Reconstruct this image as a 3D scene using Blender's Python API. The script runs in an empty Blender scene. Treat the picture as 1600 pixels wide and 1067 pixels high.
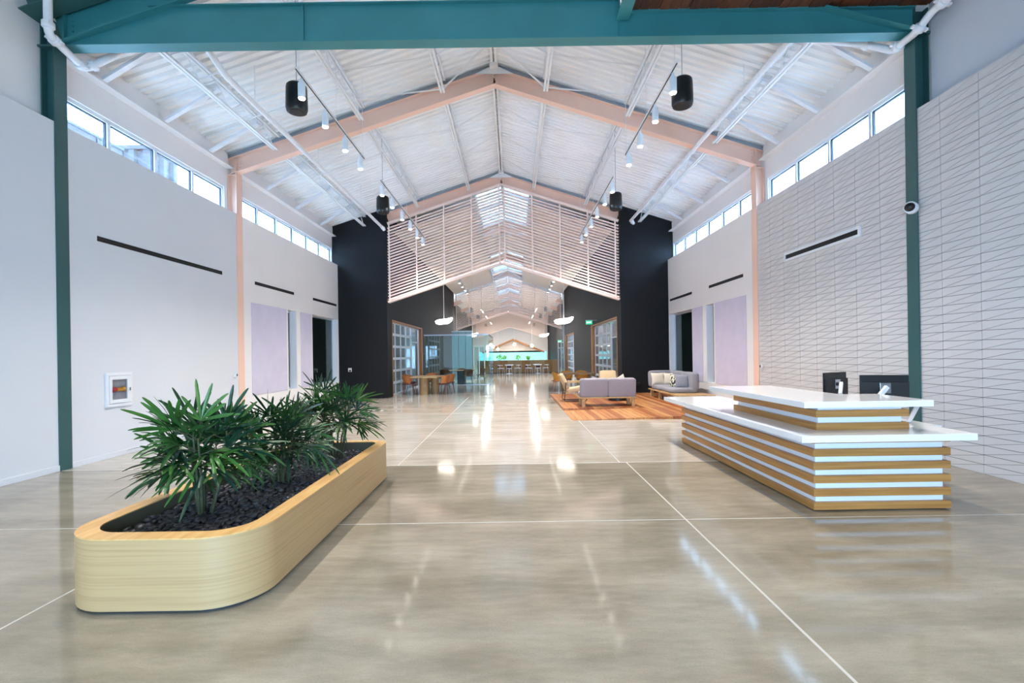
import bpy, bmesh, math, random
from mathutils import Vector, Matrix
R = math.radians
PI = math.pi
sc = bpy.context.scene
col = sc.collection

# ------------------------------------------------------------------ camera
cam_d = bpy.data.cameras.new('camera')
cam = bpy.data.objects.new('camera', cam_d)
col.objects.link(cam)
cam_d.sensor_fit = 'HORIZONTAL'
cam_d.sensor_width = 36.0
cam_d.lens = 17.0
cam_d.shift_x = -2.0 / 1600
cam_d.shift_y = 19.5 / 1600
cam_d.clip_start = 0.05
cam_d.clip_end = 400
ROLL = 0.015
cs, sn = math.cos(ROLL), math.sin(ROLL)
m3 = Matrix(((cs, sn, 0), (0, 0, -1), (-sn, cs, 0)))     # columns: right, up, back
cam.matrix_world = Matrix.Translation((0, 0, 1.6)) @ m3.to_4x4()
sc.camera = cam

# ------------------------------------------------------------------ world, light, exposure
SKY = 14.0
w = bpy.data.worlds.new('world')
sc.world = w
w.use_nodes = True
bg = w.node_tree.nodes['Background']
bg.inputs[0].default_value = (0.42, 0.69, 1.0, 1)
bg.inputs[1].default_value = SKY
sc.view_settings.view_transform = 'Standard'
sc.view_settings.look = 'None'
sc.view_settings.gamma = 1
sc.view_settings.exposure = 0.90
try:
    sc.view_settings.use_curve_mapping = False
except Exception:
    pass


def portal(name, loc, rot, sx, sy):
    d = bpy.data.lights.new(name, 'AREA')
    d.shape = 'RECTANGLE'
    d.size, d.size_y = sx, sy
    d.cycles.is_portal = True
    o = bpy.data.objects.new(name, d)
    o.location = loc
    o.rotation_euler = rot
    o['kind'] = 'helper'
    col.objects.link(o)


portal('daylight_portal', (-0.35, -3.7, 1.35), (R(90), 0, 0), 5.4, 2.65)
portal('daylight_portal', (-6.9, 9.3, 5.38), (0, R(-90), 0), 0.62, 4.4)
portal('daylight_portal', (-6.9, 15.2, 5.38), (0, R(-90), 0), 0.62, 6.3)
portal('daylight_portal', (6.2, 9.3, 5.38), (0, R(90), 0), 0.62, 4.4)
portal('daylight_portal', (6.2, 15.2, 5.38), (0, R(90), 0), 0.62, 6.3)
portal('daylight_portal', (-0.36, 22.5, 8.75), (0, 0, 0), 2.2, 6.0)
portal('daylight_portal', (-0.36, 36.3, 8.75), (0, 0, 0), 2.2, 6.8)
portal('daylight_portal', (-0.36, 50.6, 8.75), (0, 0, 0), 2.2, 7.0)
portal('daylight_portal', (-0.36, 64.9, 8.75), (0, 0, 0), 2.2, 7.0)

# ------------------------------------------------------------------ mesh helpers
ORIG = {}


class MB:
    def __init__(s):
        s.v, s.f, s.mi = [], [], []
        s.cur = 0

    def add(s, vs, fs):
        b = len(s.v)
        s.v += [tuple(p) for p in vs]
        s.f += [tuple(i + b for i in f) for f in fs]
        s.mi += [s.cur] * len(fs)
        return s

    def box(s, x0, x1, y0, y1, z0, z1):
        vs = [(x, y, z) for x in (x0, x1) for y in (y0, y1) for z in (z0, z1)]
        return s.add(vs, [(0, 1, 3, 2), (4, 6, 7, 5), (0, 4, 5, 1), (2, 3, 7, 6), (0, 2, 6, 4), (1, 5, 7, 3)])

    def beam(s, p0, p1, wd, ht, up=(0, 0, 1)):
        p0, p1 = Vector(p0), Vector(p1)
        d = (p1 - p0).normalized()
        u = Vector(up)
        r = d.cross(u)
        if r.length < 1e-5:
            r = d.cross(Vector((1, 0, 0)))
        r.normalize()
        u = r.cross(d)
        vs = []
        for p in (p0, p1):
            for a, b in ((-1, -1), (1, -1), (1, 1), (-1, 1)):
                vs.append(p + r * a * wd / 2 + u * b * ht / 2)
        return s.add(vs, [(0, 3, 2, 1), (4, 5, 6, 7), (0, 1, 5, 4), (1, 2, 6, 5), (2, 3, 7, 6), (3, 0, 4, 7)])

    def ibeam(s, p0, p1, depth, width, tf, tw, up=(0, 0, 1)):
        """closed I section swept from p0 to p1; the line runs through the middle of the section"""
        p0, p1 = Vector(p0), Vector(p1)
        d = (p1 - p0).normalized()
        r = d.cross(Vector(up))
        r.normalize()
        u = r.cross(d)
        h, b = depth / 2, width / 2
        prof = [(-b, -h), (b, -h), (b, -h + tf), (tw / 2, -h + tf), (tw / 2, h - tf), (b, h - tf), (b, h), (-b, h), (-b, h - tf), (-tw / 2, h - tf), (-tw / 2, -h + tf), (-b, -h + tf)]
        n = len(prof)
        vs = [p + r * a + u * c for p in (p0, p1) for a, c in prof]
        fs = [(i, (i + 1) % n, n + (i + 1) % n, n + i) for i in range(n)]
        for o, rev in ((0, True), (n, False)):
            for q in ((0, 1, 2, 11), (10, 3, 4, 9), (8, 5, 6, 7), (11, 2, 3, 10), (9, 4, 5, 8)):
                q = tuple(i + o for i in q)
                fs.append(q[::-1] if rev else q)
        return s.add(vs, fs)

    def tube(s, pts, r, n=8, cap=True):
        pts = [Vector(p) for p in pts]
        rs = r if isinstance(r, (list, tuple)) else [r] * len(pts)
        vs, fs = [], []
        ref = None
        for i, p in enumerate(pts):
            d = (pts[min(i + 1, len(pts) - 1)] - pts[max(i - 1, 0)])
            if d.length < 1e-9:
                d = Vector((0, 0, 1))
            d.normalize()
            if ref is None:
                ref = Vector((0, 0, 1)) if abs(d.z) < 0.9 else Vector((1, 0, 0))
            a = d.cross(ref)
            if a.length < 1e-4:
                a = d.cross(Vector((0, 1, 0)))
            a.normalize()
            b = a.cross(d).normalized()
            ref = b
            for k in range(n):
                t = 2 * PI * k / n
                vs.append(p + (a * math.cos(t) + b * math.sin(t)) * rs[i])
        for i in range(len(pts) - 1):
            for k in range(n):
                fs.append((i * n + k, i * n + (k + 1) % n, (i + 1) * n + (k + 1) % n, (i + 1) * n + k))
        if cap:
            fs.append(tuple(range(n))[::-1])
            fs.append(tuple((len(pts) - 1) * n + k for k in range(n)))
        return s.add(vs, fs)

    def lathe(s, prof, c=(0, 0, 0), n=24, sx=1, sy=1):
        """prof: list of (radius, z) from bottom to top; the ends are closed"""
        vs, fs = [], []
        for r_, z in prof:
            for k in range(n):
                t = 2 * PI * k / n
                vs.append((c[0] + r_ * sx * math.cos(t), c[1] + r_ * sy * math.sin(t), c[2] + z))
        for i in range(len(prof) - 1):
            for k in range(n):
                fs.append((i * n + k, i * n + (k + 1) % n, (i + 1) * n + (k + 1) % n, (i + 1) * n + k))
        fs.append(tuple(range(n))[::-1])
        fs.append(tuple((len(prof) - 1) * n + k for k in range(n)))
        return s.add(vs, fs)

    def prism(s, poly, z0, z1):
        n = len(poly)
        vs = [(x, y, z) for z in (z0, z1) for x, y in poly]
        fs = [(i, (i + 1) % n, n + (i + 1) % n, n + i) for i in range(n)]
        fs += [tuple(range(n))[::-1], tuple(range(n, 2 * n))]
        return s.add(vs, fs)

    def prism_y(s, poly, y0, y1):
        """polygon in (x, z), swept along y"""
        n = len(poly)
        vs = [(x, y, z) for y in (y0, y1) for x, z in poly]
        fs = [(i, n + i, n + (i + 1) % n, (i + 1) % n) for i in range(n)]
        fs += [tuple(range(n)), tuple(range(n, 2 * n))[::-1]]
        return s.add(vs, fs)

    def prism_x(s, poly, x0, x1):
        n = len(poly)
        vs = [(x, y, z) for x in (x0, x1) for y, z in poly]
        fs = [(i, (i + 1) % n, n + (i + 1) % n, n + i) for i in range(n)]
        fs += [tuple(range(n))[::-1], tuple(range(n, 2 * n))]
        return s.add(vs, fs)

    def cushion(s, c, size, rot=None, e=0.35, nu=20, nv=12, puff=0.0):
        """soft rounded block (superellipsoid); rot is a 3x3 matrix"""
        vs, fs = [], []
        sg = lambda x, p: math.copysign(abs(x) ** p, x)
        for j in range(nv + 1):
            v = -PI / 2 + PI * j / nv
            for i in range(nu):
                u = 2 * PI * i / nu
                p = Vector((sg(math.cos(v), e) * sg(math.cos(u), e), sg(math.cos(v), e) * sg(math.sin(u), e), sg(math.sin(v), e)))
                if puff:
                    k = 1 + puff * (1 - p.x * p.x) * (1 - p.z * p.z)
                    p.y *= k
                p = Vector((p.x * size[0] / 2, p.y * size[1] / 2, p.z * size[2] / 2))
                if rot is not None:
                    p = rot @ p
                vs.append(p + Vector(c))
        for j in range(nv):
            for i in range(nu):
                fs.append((j * nu + i, j * nu + (i + 1) % nu, (j + 1) * nu + (i + 1) % nu, (j + 1) * nu + i))
        return s.add(vs, fs)

    def build(s, name, mat, parent=None, smooth=False, bevel=0.0):
        off = ORIG.get(parent.as_pointer(), Vector((0, 0, 0))) if parent else Vector((0, 0, 0))
        me = bpy.data.meshes.new(name)
        me.from_pydata([(a - off.x, b - off.y, c - off.z) for a, b, c in s.v], [], s.f)
        mats = mat if isinstance(mat, (list, tuple)) else [mat]
        for m in mats:
            me.materials.append(m)
        if len(mats) > 1:
            me.polygons.foreach_set('material_index', s.mi)
        if smooth is True:
            me.polygons.foreach_set('use_smooth', [True] * len(me.polygons))
        me.validate()
        me.update()
        bm = bmesh.new()
        bm.from_mesh(me)
        bmesh.ops.remove_doubles(bm, verts=bm.verts, dist=1e-6)
        bmesh.ops.recalc_face_normals(bm, faces=bm.faces)
        bm.to_mesh(me)
        bm.free()
        o = bpy.data.objects.new(name, me)
        col.objects.link(o)
        if isinstance(smooth, (int, float)) and smooth is not True and smooth is not False:
            me.polygons.foreach_set('use_smooth', [True] * len(me.polygons))
            md = o.modifiers.new('edges', 'EDGE_SPLIT')
            md.split_angle = R(smooth)
        if bevel:
            md = o.modifiers.new('bevel', 'BEVEL')
            md.width = bevel
            md.segments = 2
            md.limit_method = 'ANGLE'
        if parent:
            o.parent = parent
            ORIG[o.as_pointer()] = off
        return o


def tag(o, label=None, cat=None, group=None, kind=None):
    if label:
        o['label'] = label
    if cat:
        o['category'] = cat
    if group:
        o['group'] = group
    if kind:
        o['kind'] = kind
    return o


def thing(name, label, cat, loc=(0, 0, 0), group=None, rotz=0):
    o = bpy.data.objects.new(name, None)
    o.empty_display_size = 0.1
    o.location = loc
    o.rotation_euler = (0, 0, rotz)
    col.objects.link(o)
    ORIG[o.as_pointer()] = Vector(loc)
    return tag(o, label, cat, group)


def local(o):
    """parts given to O from now on are in its own frame"""
    ORIG[o.as_pointer()] = Vector((0, 0, 0))
    return o


def struct(name, mb, mat, parent=None, **k):
    o = mb.build(name, mat, parent, **k)
    if parent is None:
        o['kind'] = 'structure'
    return o


def kids(o):
    return list(o.children)


def dup(root, loc, rotz, label=None, group=None, parent=None):
    c = root.copy()
    col.objects.link(c)
    if parent is None:
        c.location = loc
        c.rotation_euler = (0, 0, rotz)
        if label:
            c['label'] = label
        if group:
            c['group'] = group
    else:
        c.parent = parent
    for ch in kids(root):
        dup(ch, None, None, parent=c)
    return c


def text(name, body, size, mat, parent, loc, rot, depth=0.002):
    cu = bpy.data.curves.new(name + '_outline', 'FONT')
    cu.body = body
    cu.size = size
    cu.extrude = depth
    cu.align_x = 'CENTER'
    cu.align_y = 'CENTER'
    cu.materials.append(mat)
    tmp = bpy.data.objects.new(name + '_outline', cu)
    me = bpy.data.meshes.new_from_object(tmp)
    bpy.data.objects.remove(tmp)
    o = bpy.data.objects.new(name, me)
    col.objects.link(o)
    o.parent = parent
    o.location = loc
    o.rotation_euler = rot
    return o


# ------------------------------------------------------------------ materials
def srgb(r, g, b):
    f = lambda c: (c / 255 / 12.92) if c / 255 <= 0.04045 else ((c / 255 + 0.055) / 1.055) ** 2.4
    return (f(r), f(g), f(b), 1)


def pmat(name, c, rough=0.5, metal=0.0, spec=0.5, var=0.0, scale=(4, 4, 4), bump=0.0, detail=3, em=0.0, emc=None, c2=None, coat=0.0, lo=0.35, hi=0.65):
    m = bpy.data.materials.new(name)
    m.use_nodes = True
    nt = m.node_tree
    b = nt.nodes['Principled BSDF']
    b.inputs['Base Color'].default_value = c
    b.inputs['Roughness'].default_value = rough
    b.inputs['Metallic'].default_value = metal
    b.inputs['Specular IOR Level'].default_value = spec
    b.inputs['Coat Weight'].default_value = coat
    if em:
        b.inputs['Emission Color'].default_value = emc or c
        b.inputs['Emission Strength'].default_value = em
    if var or c2 or bump:
        tc = nt.nodes.new('ShaderNodeTexCoord')
        mp = nt.nodes.new('ShaderNodeMapping')
        mp.inputs['Scale'].default_value = scale
        nz = nt.nodes.new('ShaderNodeTexNoise')
        nz.inputs['Scale'].default_value = 1
        nz.inputs['Detail'].default_value = detail
        nt.links.new(tc.outputs['Object'], mp.inputs['Vector'])
        nt.links.new(mp.outputs[0], nz.inputs['Vector'])
        if var or c2:
            rp = nt.nodes.new('ShaderNodeValToRGB')
            rp.color_ramp.elements[0].position = lo
            rp.color_ramp.elements[1].position = hi
            rp.color_ramp.elements[0].color = c2 or tuple(x * (1 - var) for x in c[:3]) + (1,)
            rp.color_ramp.elements[1].color = c if c2 else tuple(min(1, x * (1 + var)) for x in c[:3]) + (1,)
            nt.links.new(nz.outputs['Fac'], rp.inputs['Fac'])
            nt.links.new(rp.outputs['Color'], b.inputs['Base Color'])
        if bump:
            bp = nt.nodes.new('ShaderNodeBump')
            bp.inputs['Strength'].default_value = bump
            bp.inputs['Distance'].default_value = 0.01
            nt.links.new(nz.outputs['Fac'], bp.inputs['Height'])
            nt.links.new(bp.outputs['Normal'], b.inputs['Normal'])
    return m


def glass(name, tint=(1, 1, 1, 1), gloss=0.10):
    m = bpy.data.materials.new(name)
    m.use_nodes = True
    nt = m.node_tree
    for n in list(nt.nodes):
        nt.nodes.remove(n)
    out = nt.nodes.new('ShaderNodeOutputMaterial')
    t = nt.nodes.new('ShaderNodeBsdfTransparent')
    t.inputs[0].default_value = tint
    g = nt.nodes.new('ShaderNodeBsdfGlossy')
    g.inputs['Roughness'].default_value = 0.02
    fr = nt.nodes.new('ShaderNodeLayerWeight')
    fr.inputs['Blend'].default_value = 0.25
    ml = nt.nodes.new('ShaderNodeMath')
    ml.operation = 'MULTIPLY_ADD'
    ml.inputs[1].default_value = 0.5
    ml.inputs[2].default_value = gloss * 0.4
    mx = nt.nodes.new('ShaderNodeMixShader')
    nt.links.new(fr.outputs['Fresnel'], ml.inputs[0])
    nt.links.new(ml.outputs[0], mx.inputs[0])
    nt.links.new(t.outputs[0], mx.inputs[1])
    nt.links.new(g.outputs[0], mx.inputs[2])
    nt.links.new(mx.outputs[0], out.inputs[0])
    return m


def concrete(name, c, c2, rough, fine):
    m = pmat(name, c, rough, spec=0.4)
    nt = m.node_tree
    b = nt.nodes['Principled BSDF']
    tc = nt.nodes.new('ShaderNodeTexCoord')

    def noise(sx, sy, detail, lo, hi, a, d):
        mp = nt.nodes.new('ShaderNodeMapping')
        mp.inputs['Scale'].default_value = (sx, sy, 1)
        nz = nt.nodes.new('ShaderNodeTexNoise')
        nz.inputs['Scale'].default_value = 1
        nz.inputs['Detail'].default_value = detail
        nz.inputs['Roughness'].default_value = 0.65
        rp = nt.nodes.new('ShaderNodeValToRGB')
        rp.color_ramp.elements[0].position, rp.color_ramp.elements[1].position = lo, hi
        rp.color_ramp.elements[0].color, rp.color_ramp.elements[1].color = a, d
        nt.links.new(tc.outputs['Object'], mp.inputs['Vector'])
        nt.links.new(mp.outputs[0], nz.inputs['Vector'])
        nt.links.new(nz.outputs['Fac'], rp.inputs['Fac'])
        return nz, rp
    n1, r1 = noise(0.55, 1.7, 7, 0.36, 0.66, c2, c)
    n2, r2 = noise(90, 90, 3, 0.30, 0.80, (1 - fine,) * 3 + (1,), (1 + fine * 0.5,) * 3 + (1,))
    n3, r3 = noise(2.2, 7.0, 4, 0.35, 0.75, (0.80, 0.79, 0.78, 1), (1.06, 1.05, 1.04, 1))
    out = r1.outputs['Color']
    for rr in (r2, r3):
        mx = nt.nodes.new('ShaderNodeMix')
        mx.data_type = 'RGBA'
        mx.blend_type = 'MULTIPLY'
        mx.inputs[0].default_value = 1
        nt.links.new(out, mx.inputs[6])
        nt.links.new(rr.outputs['Color'], mx.inputs[7])
        out = mx.outputs[2]
    nt.links.new(out, b.inputs['Base Color'])
    rr = nt.nodes.new('ShaderNodeMapRange')
    rr.inputs['To Min'].default_value = rough * 0.6
    rr.inputs['To Max'].default_value = rough * 1.5
    nt.links.new(n1.outputs['Fac'], rr.inputs['Value'])
    nt.links.new(rr.outputs[0], b.inputs['Roughness'])
    return m


M = {}
M['wall'] = pmat('white_wall_paint', srgb(218, 220, 225), 0.6, var=0.012, scale=(1, 1, 1))
M['wall_warm'] = pmat('warm_white_paint', srgb(238, 234, 233), 0.6, var=0.012, scale=(1, 1, 1))
M['grey_paint'] = pmat('cool_grey_paint', srgb(206, 210, 220), 0.6, var=0.01, scale=(1, 1, 1))
M['deck'] = pmat('white_roof_deck', srgb(248, 248, 248), 0.5, var=0.01, scale=(1, 1, 1))
M['steel_white'] = pmat('white_painted_steel', srgb(236, 236, 237), 0.45)
M['pipe'] = pmat('white_pipe_paint', srgb(236, 238, 244), 0.35, var=0.03, scale=(9, 9, 9))
M['green'] = pmat('teal_green_steel_paint', srgb(58, 132, 138), 0.38, var=0.06, scale=(1.5, 1.5, 1.5))
M['green2'] = pmat('teal_green_column_paint', srgb(52, 92, 92), 0.4, var=0.05, scale=(1.5, 1.5, 1.5))
M['pink'] = pmat('salmon_steel_paint', srgb(244, 204, 184), 0.5, var=0.02, scale=(2, 2, 2))
M['slat'] = pmat('pale_pink_slat_paint', srgb(252, 226, 216), 0.5)
M['channel'] = pmat('galvanised_channel', srgb(150, 160, 170), 0.45, metal=0.3)
M['black_wall'] = pmat('charcoal_wall_paint', srgb(26, 28, 32), 0.65, spec=0.25, var=0.04, scale=(0.8, 0.8, 0.8))
M['black'] = pmat('black_plastic', srgb(18, 18, 20), 0.35)
M['black_matt'] = pmat('black_metal', srgb(22, 22, 24), 0.5)
M['slot'] = pmat('black_slot', srgb(8, 8, 10), 0.6)
M['tile'] = pmat('grey_wall_tile', srgb(212, 208, 208), 0.42, var=0.03, scale=(1.7, 1.7, 1.7))
M['grout'] = pmat('dark_tile_joint', srgb(70, 66, 66), 0.8)
M['lilac'] = pmat('lilac_felt', srgb(208, 202, 222), 0.85, var=0.03, scale=(3, 3, 3))
M['alu'] = pmat('brushed_aluminium', srgb(190, 198, 210), 0.35, metal=0.6)
M['white_frame'] = pmat('white_frame', srgb(232, 234, 238), 0.4)
M['win_dark'] = pmat('dark_gasket', srgb(40, 44, 60), 0.5)
M['oak'] = pmat('oak_slat', srgb(194, 140, 76), 0.45, scale=(1.2, 1.2, 38), c2=srgb(168, 114, 58), detail=5)
M['oak_pl'] = pmat('oak_planter_side', srgb(186, 154, 110), 0.45, scale=(0.7, 0.7, 70), c2=srgb(166, 134, 92), detail=6, lo=0.22, hi=0.55)
M['oak_rim'] = pmat('oak_planter_rim', srgb(226, 184, 120), 0.4, scale=(22, 3, 3), c2=srgb(206, 158, 94), detail=5)
M['oak_furn'] = pmat('oak_furniture', srgb(200, 164, 116), 0.5, scale=(14, 3, 14), c2=srgb(176, 138, 92), detail=4)
M['door_wood'] = pmat('door_frame_wood', srgb(186, 126, 74), 0.5, scale=(20, 20, 2), c2=srgb(160, 102, 56), detail=4)
M['deckwood'] = [pmat('deck_plank_' + n, srgb(*a), 0.38, scale=(30, 1.6, 10), c2=srgb(*b), detail=5) for n, a, b in
                 (('amber', (196, 134, 82), (160, 100, 58)), ('red', (172, 106, 66), (142, 82, 50)), ('gold', (206, 154, 100), (176, 118, 70)), ('brown', (166, 96, 54), (136, 76, 42)))]
M['soffit'] = [pmat('soffit_plank_' + n, srgb(*a), 0.5, scale=(30, 1.6, 10), c2=srgb(*b), detail=4) for n, a, b in
               (('umber', (92, 50, 28), (70, 36, 20)), ('chestnut', (112, 62, 34), (84, 46, 26)))]
M['quartz'] = pmat('white_quartz', srgb(242, 242, 244), 0.08, var=0.008, scale=(3, 3, 3))
M['white_strip'] = pmat('white_laminate', srgb(240, 246, 255), 0.4)
M['toe'] = pmat('dark_toe_kick', srgb(34, 36, 44), 0.6)
M['liner'] = pmat('olive_liner', srgb(96, 92, 74), 0.6)
M['soil'] = pmat('dark_soil', srgb(26, 24, 26), 0.9, bump=0.6, scale=(30, 30, 30))
M['rock'] = pmat('black_lava_rock', srgb(42, 42, 48), 0.38, var=0.35, scale=(14, 14, 14), bump=0.5)
M['rock2'] = pmat('blue_black_rock', srgb(34, 36, 44), 0.5, var=0.3, scale=(14, 14, 14), bump=0.5)
M['leaf'] = [pmat('palm_leaf_' + n, srgb(*c), 0.38, var=0.22, scale=(9, 9, 9)) for n, c in
             (('deep', (20, 58, 28)), ('mid', (34, 78, 32)), ('fresh', (58, 104, 40)), ('blue', (18, 54, 38)))]
M['stem'] = pmat('palm_cane', srgb(62, 66, 40), 0.7, var=0.3, scale=(20, 20, 40))
M['leather'] = pmat('tan_leather', srgb(190, 116, 62), 0.5, var=0.08, scale=(6, 6, 6))
M['seat_dark'] = pmat('dark_brown_leather', srgb(92, 48, 34), 0.5)
M['chair_leg'] = pmat('rust_red_metal', srgb(128, 62, 44), 0.45)
M['mustard'] = pmat('mustard_leather', srgb(206, 142, 48), 0.5, var=0.06, scale=(6, 6, 6))
M['sofa'] = pmat('mauve_grey_fabric', srgb(150, 143, 152), 0.9, var=0.06, scale=(60, 60, 60), bump=0.15)
M['sofa2'] = pmat('light_grey_fabric', srgb(150, 149, 157), 0.9, var=0.06, scale=(60, 60, 60), bump=0.15)
M['cream'] = pmat('cream_linen', srgb(218, 206, 188), 0.9, var=0.05, scale=(60, 60, 60), bump=0.15)
M['beige'] = pmat('beige_canvas', srgb(216, 190, 152), 0.85, var=0.05, scale=(50, 50, 50), bump=0.1)
M['pillow_grey'] = pmat('grey_pillow_cloth', srgb(142, 144, 154), 0.9, var=0.06, scale=(60, 60, 60), bump=0.15)
M['pattern'] = pmat('patterned_pillow_cloth', srgb(226, 222, 190), 0.9, c2=srgb(40, 42, 56), scale=(16, 16, 16), detail=1, lo=0.46, hi=0.50)
M['table_oak'] = pmat('pale_oak_table', srgb(198, 168, 122), 0.4, scale=(3, 16, 3), c2=srgb(180, 148, 102))
M['walnut'] = pmat('brown_table_top', srgb(150, 118, 82), 0.35, scale=(3, 18, 3), c2=srgb(128, 98, 64))
M['blue_ped'] = pmat('slate_blue_pedestal', srgb(70, 92, 108), 0.5)
M['glass'] = glass('clear_window_glass', (0.97, 0.985, 1, 1), 0.08)
M['glass_sky'] = glass('milky_skylight_glass', (0.42, 0.42, 0.43, 1), 0.10)
M['glass_g'] = glass('greenish_partition_glass', (0.80, 0.92, 0.93, 1), 0.16)
M['glass_dark'] = glass('dim_office_glass', (0.55, 0.60, 0.58, 1), 0.10)
M['frost'] = pmat('frosted_blue_glass', srgb(116, 150, 164), 0.25, em=0.06, emc=srgb(170, 215, 235))  # faint emission put in for brightness behind the glass
M['chrome'] = pmat('chrome', srgb(200, 205, 212), 0.2, metal=1.0)
M['red'] = pmat('red_valve_paint', srgb(150, 36, 32), 0.4)
M['brass'] = pmat('brass', srgb(196, 150, 70), 0.3, metal=0.8)
M['lamp_on'] = pmat('lit_lamp_lens', (1, 0.95, 0.85, 1), 0.4, em=14, emc=(1, 0.94, 0.82, 1))
M['lamp_soft'] = pmat('lit_lamp_shade', (1, 0.96, 0.88, 1), 0.5, em=3.2, emc=(1, 0.93, 0.80, 1))
M['led'] = pmat('led_strip', (1, 0.9, 0.86, 1), 0.4, em=8, emc=(1, 0.86, 0.80, 1))  # for an added strip; no such lamp known
M['exit_green'] = pmat('exit_sign_green', srgb(30, 150, 110), 0.4, em=0.8, emc=srgb(30, 170, 120))
M['exit_white'] = pmat('exit_sign_letters', (0.9, 1, 0.95, 1), 0.4, em=1.6, emc=(0.85, 1, 0.93, 1))
M['teal_win'] = pmat('bright_teal_daylight_pane', srgb(150, 225, 230), 0.3, em=0.75, emc=srgb(120, 222, 232))
M['leafwin'] = pmat('garden_hedge_leaf', srgb(120, 200, 90), 0.6, var=0.3, scale=(3, 3, 3))
M['panel_ceiling'] = pmat('acoustic_panel_paint', srgb(240, 226, 217), 0.7, var=0.01, scale=(1, 1, 1))
M['warehouse'] = pmat('dark_room_wall', srgb(66, 60, 52), 0.8, var=0.15, scale=(1, 1, 1))
M['ply'] = pmat('plywood_sheet', srgb(120, 96, 66), 0.7, scale=(3, 3, 30), c2=srgb(92, 72, 48))
M['shelf_room'] = pmat('side_room_wall', srgb(176, 172, 166), 0.7, var=0.05, scale=(0.7, 0.7, 0.7))
M['roof_out'] = pmat('pale_rooftop_metal', srgb(44, 42, 48), 0.5)  # darker than the real metal, to offset the overbright sky
M['roof_out2'] = pmat('pale_unit_casing', srgb(50, 48, 50), 0.5)  # darkened likewise, so it reads pale under the strong sky
M['cyan'] = pmat('cyan_lettering', srgb(6, 26, 34), 0.6)
M['membrane'] = pmat('white_roof_membrane', srgb(225, 226, 228), 0.8)
M['rubber'] = pmat('joint_filler', srgb(192, 186, 176), 0.35)
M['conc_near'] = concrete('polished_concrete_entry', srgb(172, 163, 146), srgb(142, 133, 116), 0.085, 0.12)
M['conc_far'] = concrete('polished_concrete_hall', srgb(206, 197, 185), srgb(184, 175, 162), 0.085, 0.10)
# ------------------------------------------------------------------ key dimensions (metres; camera stands at x=0, y=0)
XL, XR = -6.6, 5.9           # lower wall faces
XUL, XUR = -6.8, 6.1         # upper wall faces
X0 = -0.36                   # ridge
SL = 0.325                   # roof slope
ZDECK = 8.62                 # deck underside at the ridge
LEDGE = 5.07
YG = 7.0                     # green frame
YB = 18.3                    # front of the black rooms
PL, PR = -4.75, 4.10         # passage walls
FR = [11.6, 18.42] + [18.42 + 7.15 * k for k in range(1, 9)]
YEND = 70.0


def zdeck(x):
    return ZDECK - SL * abs(x - X0)


# ------------------------------------------------------------------ floor
fl = MB()
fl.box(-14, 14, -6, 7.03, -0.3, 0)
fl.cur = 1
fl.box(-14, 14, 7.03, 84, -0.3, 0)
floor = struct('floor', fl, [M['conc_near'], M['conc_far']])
for x0, x1, y0, y1 in ((XL, XR, 4.600, 4.612), (XL, XR, 7.02, 7.045), (1.610, 1.628, 0.3, 4.6), (1.610, 1.628, 4.612, 7.02), (1.515, 1.53, 7.045, 13.2),
                       (-3.10, -3.086, 0.3, 4.6), (-1.71, -1.695, 7.045, 18.2), (XL, XR, 13.2, 13.212), (PL, PR, 19.8, 19.812)):
    MB().box(x0, x1, y0, y1, -0.002, 0.0015).build('floor_joint', M['rubber'], floor)


# ------------------------------------------------------------------ side walls
def wall_pieces(mb, x0, x1, y0, y1, z0, z1, holes):
    """wall slab in the y-z plane with rectangular holes (ya, yb, za, zb), sorted by y, all of one height"""
    y = y0
    for ya, yb, za, zb in holes:
        mb.box(x0, x1, y, ya, z0, z1)
        if za > z0:
            mb.box(x0, x1, ya, yb, z0, za)
        if zb < z1:
            mb.box(x0, x1, ya, yb, zb, z1)
        y = yb
    mb.box(x0, x1, y, y1, z0, z1)


LOW_HOLES = [(14.2, 14.76, 0.65, 3.0), (15.92, 18.24, 0.65, 3.0)]
# left: lower thick wall, then the wall above with the clerestory band
mb = MB()
mb.box(-6.86, XL, -3.6, 11.72, 0, LEDGE)
wl = struct('wall_left', mb, M['wall'])
mb = MB()
wall_pieces(mb, -6.86, XL, 11.72, YB, 0, LEDGE, LOW_HOLES)
struct('wall_left_hall', mb, M['wall_warm'])  # lighter colour than the entry stretch, making up for this bay's dimmer light
mb = MB()
wall_pieces(mb, -7.0, XUL, -3.6, YB + 0.1, LEDGE, 7.5, [(7.16, 11.47, LEDGE, 5.68), (12.0, 18.24, LEDGE, 5.68)])
struct('wall_left_upper', mb, M['wall_warm'])
mb = MB()
wall_pieces(mb, XR, 6.16, 11.6, YB, 0, LEDGE, LOW_HOLES)
struct('wall_right', mb, M['wall_warm'])
mb = MB()
wall_pieces(mb, 6.1, 6.3, -3.6, YB + 0.1, LEDGE, 7.5, [(7.16, 11.47, LEDGE, 5.68), (12.0, 18.24, LEDGE, 5.68)])
struct('wall_right_upper', mb, M['wall_warm'])
mb = MB().box(6.1, 6.12, -3.6, 6.95, LEDGE + 0.01, 7.45)
mb = MB().box(6.075, 6.1, -3.6, 6.96, LEDGE + 0.01, 7.45)
struct('trim_1', mb, M['grey_paint'])
# tiled part of the right wall: each tile a piece of its own, folded along its diagonal
wt = struct('wall_right_tiled', MB().box(5.925, 6.16, -3.6, 11.58, 0, LEDGE - 0.004), M['grout'])
TW, TH = 0.5525, 0.1207


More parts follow.
